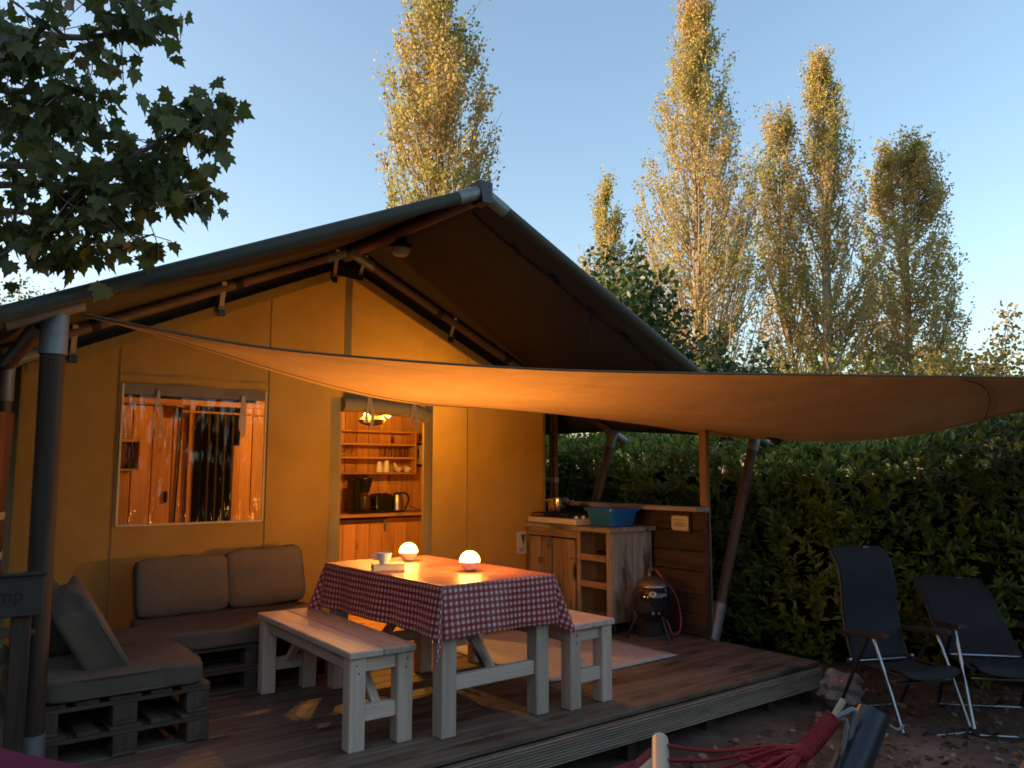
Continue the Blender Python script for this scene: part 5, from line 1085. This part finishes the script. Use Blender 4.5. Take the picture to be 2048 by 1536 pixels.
def bush(loc, rad, H, nl, lsize, mat, label, seed, tpl=T_RH, name='leafy_tree', z0=0.0, spiky=0.25, cat='tree', shoots=90, group=None):
    r = np.random.default_rng(seed); base = Vector((loc[0], loc[1], GZ)); t = thing(name, base, label, cat, group=group)
    cz = z0 + (H - z0) * .5; TV = []; TF = []
    v, f = tube_vf([base, base + Vector((.05, .03, cz * .6)), base + Vector((.0, .0, H * .8))], [.10, .07, .015], 8, False); TV += v; TF += f
    PP = []; LD = []
    for i in range(shoots):
        d = unit(1)[0]; d[2] = abs(d[2]) if r.random() < .6 else d[2]; e = np.array([d[0] * rad, d[1] * rad, d[2] * (H - z0) * .5]) * r.uniform(.75, 1 + spiky)
        c = np.array([base.x, base.y, GZ + cz]); p0 = c + e * .15; p1 = c + e; v, f = tube_vf([p0, (p0 + p1) / 2 + r.normal(size=3) * .06 * rad, p1], [.02, .013, .005], 4, False); n = len(TV); TV += v; TF += [tuple(q + n for q in w) for w in f]
        k = int(nl / shoots); s = r.uniform(.35, 1.05, k)[:, None] ** .7; PP.append(p0 + (p1 - p0) * s + r.normal(size=(k, 3)) * (.16 * rad * (1.15 - s * .7)))
    PP = np.concatenate(PP); n = len(PP); D = unit(n); D[:, 2] -= .1
    poly('trunk', TV, TF, M_bark, t, True); cloud('crown', PP, D, unit(n), lsize * r.uniform(.6, 1.25, n), tpl, mat, t, tuple(base)); return t
M_ash = leafmat('ash_leaf', [(0.0, (0.03, 0.055, 0.018)), (0.5, (0.06, 0.10, 0.028)), (0.9, (0.11, 0.15, 0.045))], 0.9, 0.3, 0.45)
M_aut = leafmat('autumn_leaf', [(0.0, (0.14, 0.15, 0.03)), (0.5, (0.27, 0.23, 0.05)), (0.8, (0.34, 0.20, 0.06)), (0.99, (0.32, 0.11, 0.055))], 0.8, 0.35, 0.55)
M_ygr = leafmat('yellow_green_leaf', [(0.0, (0.07, 0.085, 0.02)), (0.5, (0.15, 0.15, 0.03)), (0.9, (0.28, 0.22, 0.05))], 0.8, 0.35, 0.55)
bush((7.3, 3.76), 1.15, 5.4, 9000, .13, M_ash, 'dark green ash tree beside the tent roof', 31, T_RH, z0=0.6, spiky=.22, shoots=120)
bush((8.3, 2.5), 1.0, 3.9, 5000, .12, M_ash, 'lower dark green tree behind the roof edge', 39, T_RH, z0=0.3, shoots=90)
bush((13.6, 0.35), 1.7, 4.2, 11000, .075, M_aut, 'russet autumn tree at the end beyond the sail', 32, T_POP, spiky=.3)
bush((15.2, 1.6), 1.5, 4.0, 8000, .08, M_ygr, 'yellow-green tree beside the russet autumn tree', 33, T_POP)
bush((10.2, -1.0), 1.5, 3.0, 5500, .085, M_ygr, 'yellow-green bush just behind the laurel hedge', 34, T_POP, name='leafy_bush', cat='bush')
for k, (x, y, h, rd, m) in enumerate([(6.0, 6.2, 2.9, 1.5, M_ash), (8.8, 5.2, 3.0, 1.6, M_ash), (10.5, 3.0, 3.1, 1.7, M_ash), (12.3, 4.6, 3.9, 1.8, M_pop_g), (15.5, 4.2, 4.3, 1.9, M_pop_g), (18.2, 4.3, 4.4, 2.0, M_pop_g), (9.6, 0.8, 2.8, 1.5, M_ash)]):
    bush((x, y), rd, h, 4200, .12, m, ['small dark shrub behind the far end of the hedge', 'dark shrub under the roof eave behind the hedge', 'round dark shrub behind the laurel hedge top', 'green shrub at the foot of the tallest poplar', 'green shrub at the foot of the russet poplar', 'green shrub at the foot of the olive-gold poplar', 'low dark shrub next to the yellow-green bush'][k], 40 + k, T_POP if m is M_pop_g else T_RH, name='leafy_bush', cat='bush')
bush((-1.5, 11.6), 1.6, 5.3, 7000, .09, M_ash, 'dark green tree top behind the tent eave', 35)

# ------------------------------------------------------------------ maple overhanging the tent roof
M_map = leafmat('maple_leaf', [(0.0, (0.035, 0.05, 0.016)), (0.45, (0.08, 0.10, 0.026)), (0.80, (0.13, 0.15, 0.036)), (0.95, (0.17, 0.14, 0.045)), (1.0, (0.24, 0.09, 0.06))], 1.6, 0.4, 0.5, 0.6)
def maple():
    r = np.random.default_rng(77); c0 = np.array(CAMLOC); R_ = np.array(CR); F_ = np.array(CF); U_ = np.array(CU)
    def at(px, py, d): return c0 + F_ * d + R_ * (px - 1024) / 1584.77 * d - U_ * (py - 768) / 1584.77 * d
    root = at(-900, 300, 4.0); base = Vector((root[0], root[1], GZ))
    t = thing('maple_tree', base, 'maple with dark lobed leaves overhanging the tent roof', 'tree')
    tr = [base, base + Vector((.03, 0, 1.2)), base + Vector((.08, .05, 2.6)), base + Vector((.1, .1, 4.2))]; tube('trunk', tr, [.15, .13, .11, .06], M_bark, t, 12, 3 if False else 0)
    j0 = np.array(base + Vector((.06, .04, 2.2))); j1 = np.array(base + Vector((.08, .06, 2.9))); j2 = np.array(base + Vector((.1, .1, 3.6)))
    br = [
        [j2, at(-350, -40, 3.7), at(-40, 40, 3.5), at(110, 72, 3.4), at(210, 70, 3.4), at(300, 40, 3.4), at(325, 25, 3.4)],
        [j2, at(-320, -100, 3.5), at(0, -60, 3.4), at(180, -20, 3.3), at(290, 30, 3.3)],
        [j1, at(-300, 180, 3.6), at(0, 180, 3.5), at(120, 190, 3.45), at(190, 170, 3.4)],
        [j1, at(-300, 330, 3.7), at(0, 330, 3.6), at(180, 335, 3.5), at(290, 300, 3.45), at(370, 250, 3.4), at(425, 205, 3.4)],
        [j1, at(-280, 380, 3.8), at(0, 370, 3.6), at(170, 370, 3.5), at(300, 380, 3.5), at(400, 385, 3.4)],
        [j0, at(-260, 420, 3.8), at(-40, 420, 3.7), at(100, 430, 3.6), at(220, 455, 3.5), at(285, 480, 3.5)],
        [j0, at(-260, 300, 4.0), at(-20, 260, 3.9), at(80, 240, 3.8), at(170, 235, 3.7)],
        [j1, at(-300, 100, 3.3), at(-60, 110, 3.2), at(30, 100, 3.2), at(80, 60, 3.2)],
        [j0, at(-200, 470, 3.6), at(-20, 470, 3.5), at(60, 480, 3.5), at(120, 470, 3.5)]]
    P = []; D = []; N = []; SZ_ = []
    den = [75, 60, 120, 190, 190, 110, 120, 90, 90]
    for b, n in zip(br, den):
        pts = smoothpts([Vector(p) for p in b], 6); m = len(pts); tube('branch', pts, [0.022 * (1 - k / m) + 0.003 for k in range(m)], M_bark, t, 6)
        q = np.array([list(p) for p in pts]); vis0 = int(m * .40)
        for k in range(n):
            i = int(r.integers(vis0, m)); end = q[i] + r.normal(size=3) * np.array([.13, .13, .10]) * (1.25 - .8 * i / m); s = r.uniform(.055, .108)
            d = np.array([r.normal() * .45, r.normal() * .45, -1.0 + r.normal() * .4]); d += (end - q[i]) * 2; nrm_ = -F_ * 0.4 + r.normal(size=3) * .7 + np.array([0, 0, .35])
            P.append(end); D.append(d); N.append(nrm_); SZ_.append(s)
            if k % 3 == 0: tube('twig', [Vector(q[i]), Vector((q[i] + end) / 2 + r.normal(size=3) * .01), Vector(end)], 0.0022, M_bark, t, 4)
    P = np.array(P); D = np.array(D); N = np.array(N); SZ_ = np.array(SZ_)
    leaf_parts(t, P[:300], D[:300], N[:300], SZ_[:300], T_MAP, M_map)
    if len(P) > 300: cloud('foliage', P[300:], D[300:], N[300:], SZ_[300:], T_MAP, M_map, t, tuple(base), 'stuff')
    # hanging winged seeds
    for (px, py) in ((157, 110), (232, 135)):
        o = at(px, py, 3.38); m = 16; PP = o + r.normal(size=(m, 3)) * np.array([.018, .018, .03]); d = r.normal(size=(m, 3)) * .5 + np.array([0, 0, -1]); cloud('seed_cluster', PP, d, unit(m), np.full(m, .035), (T_RH[0] * np.array([.6, 1, 1]), T_RH[1]), plain('maple_seed', (0.14, 0.045, 0.035), .7), t, tuple(o), 'stuff')
maple()
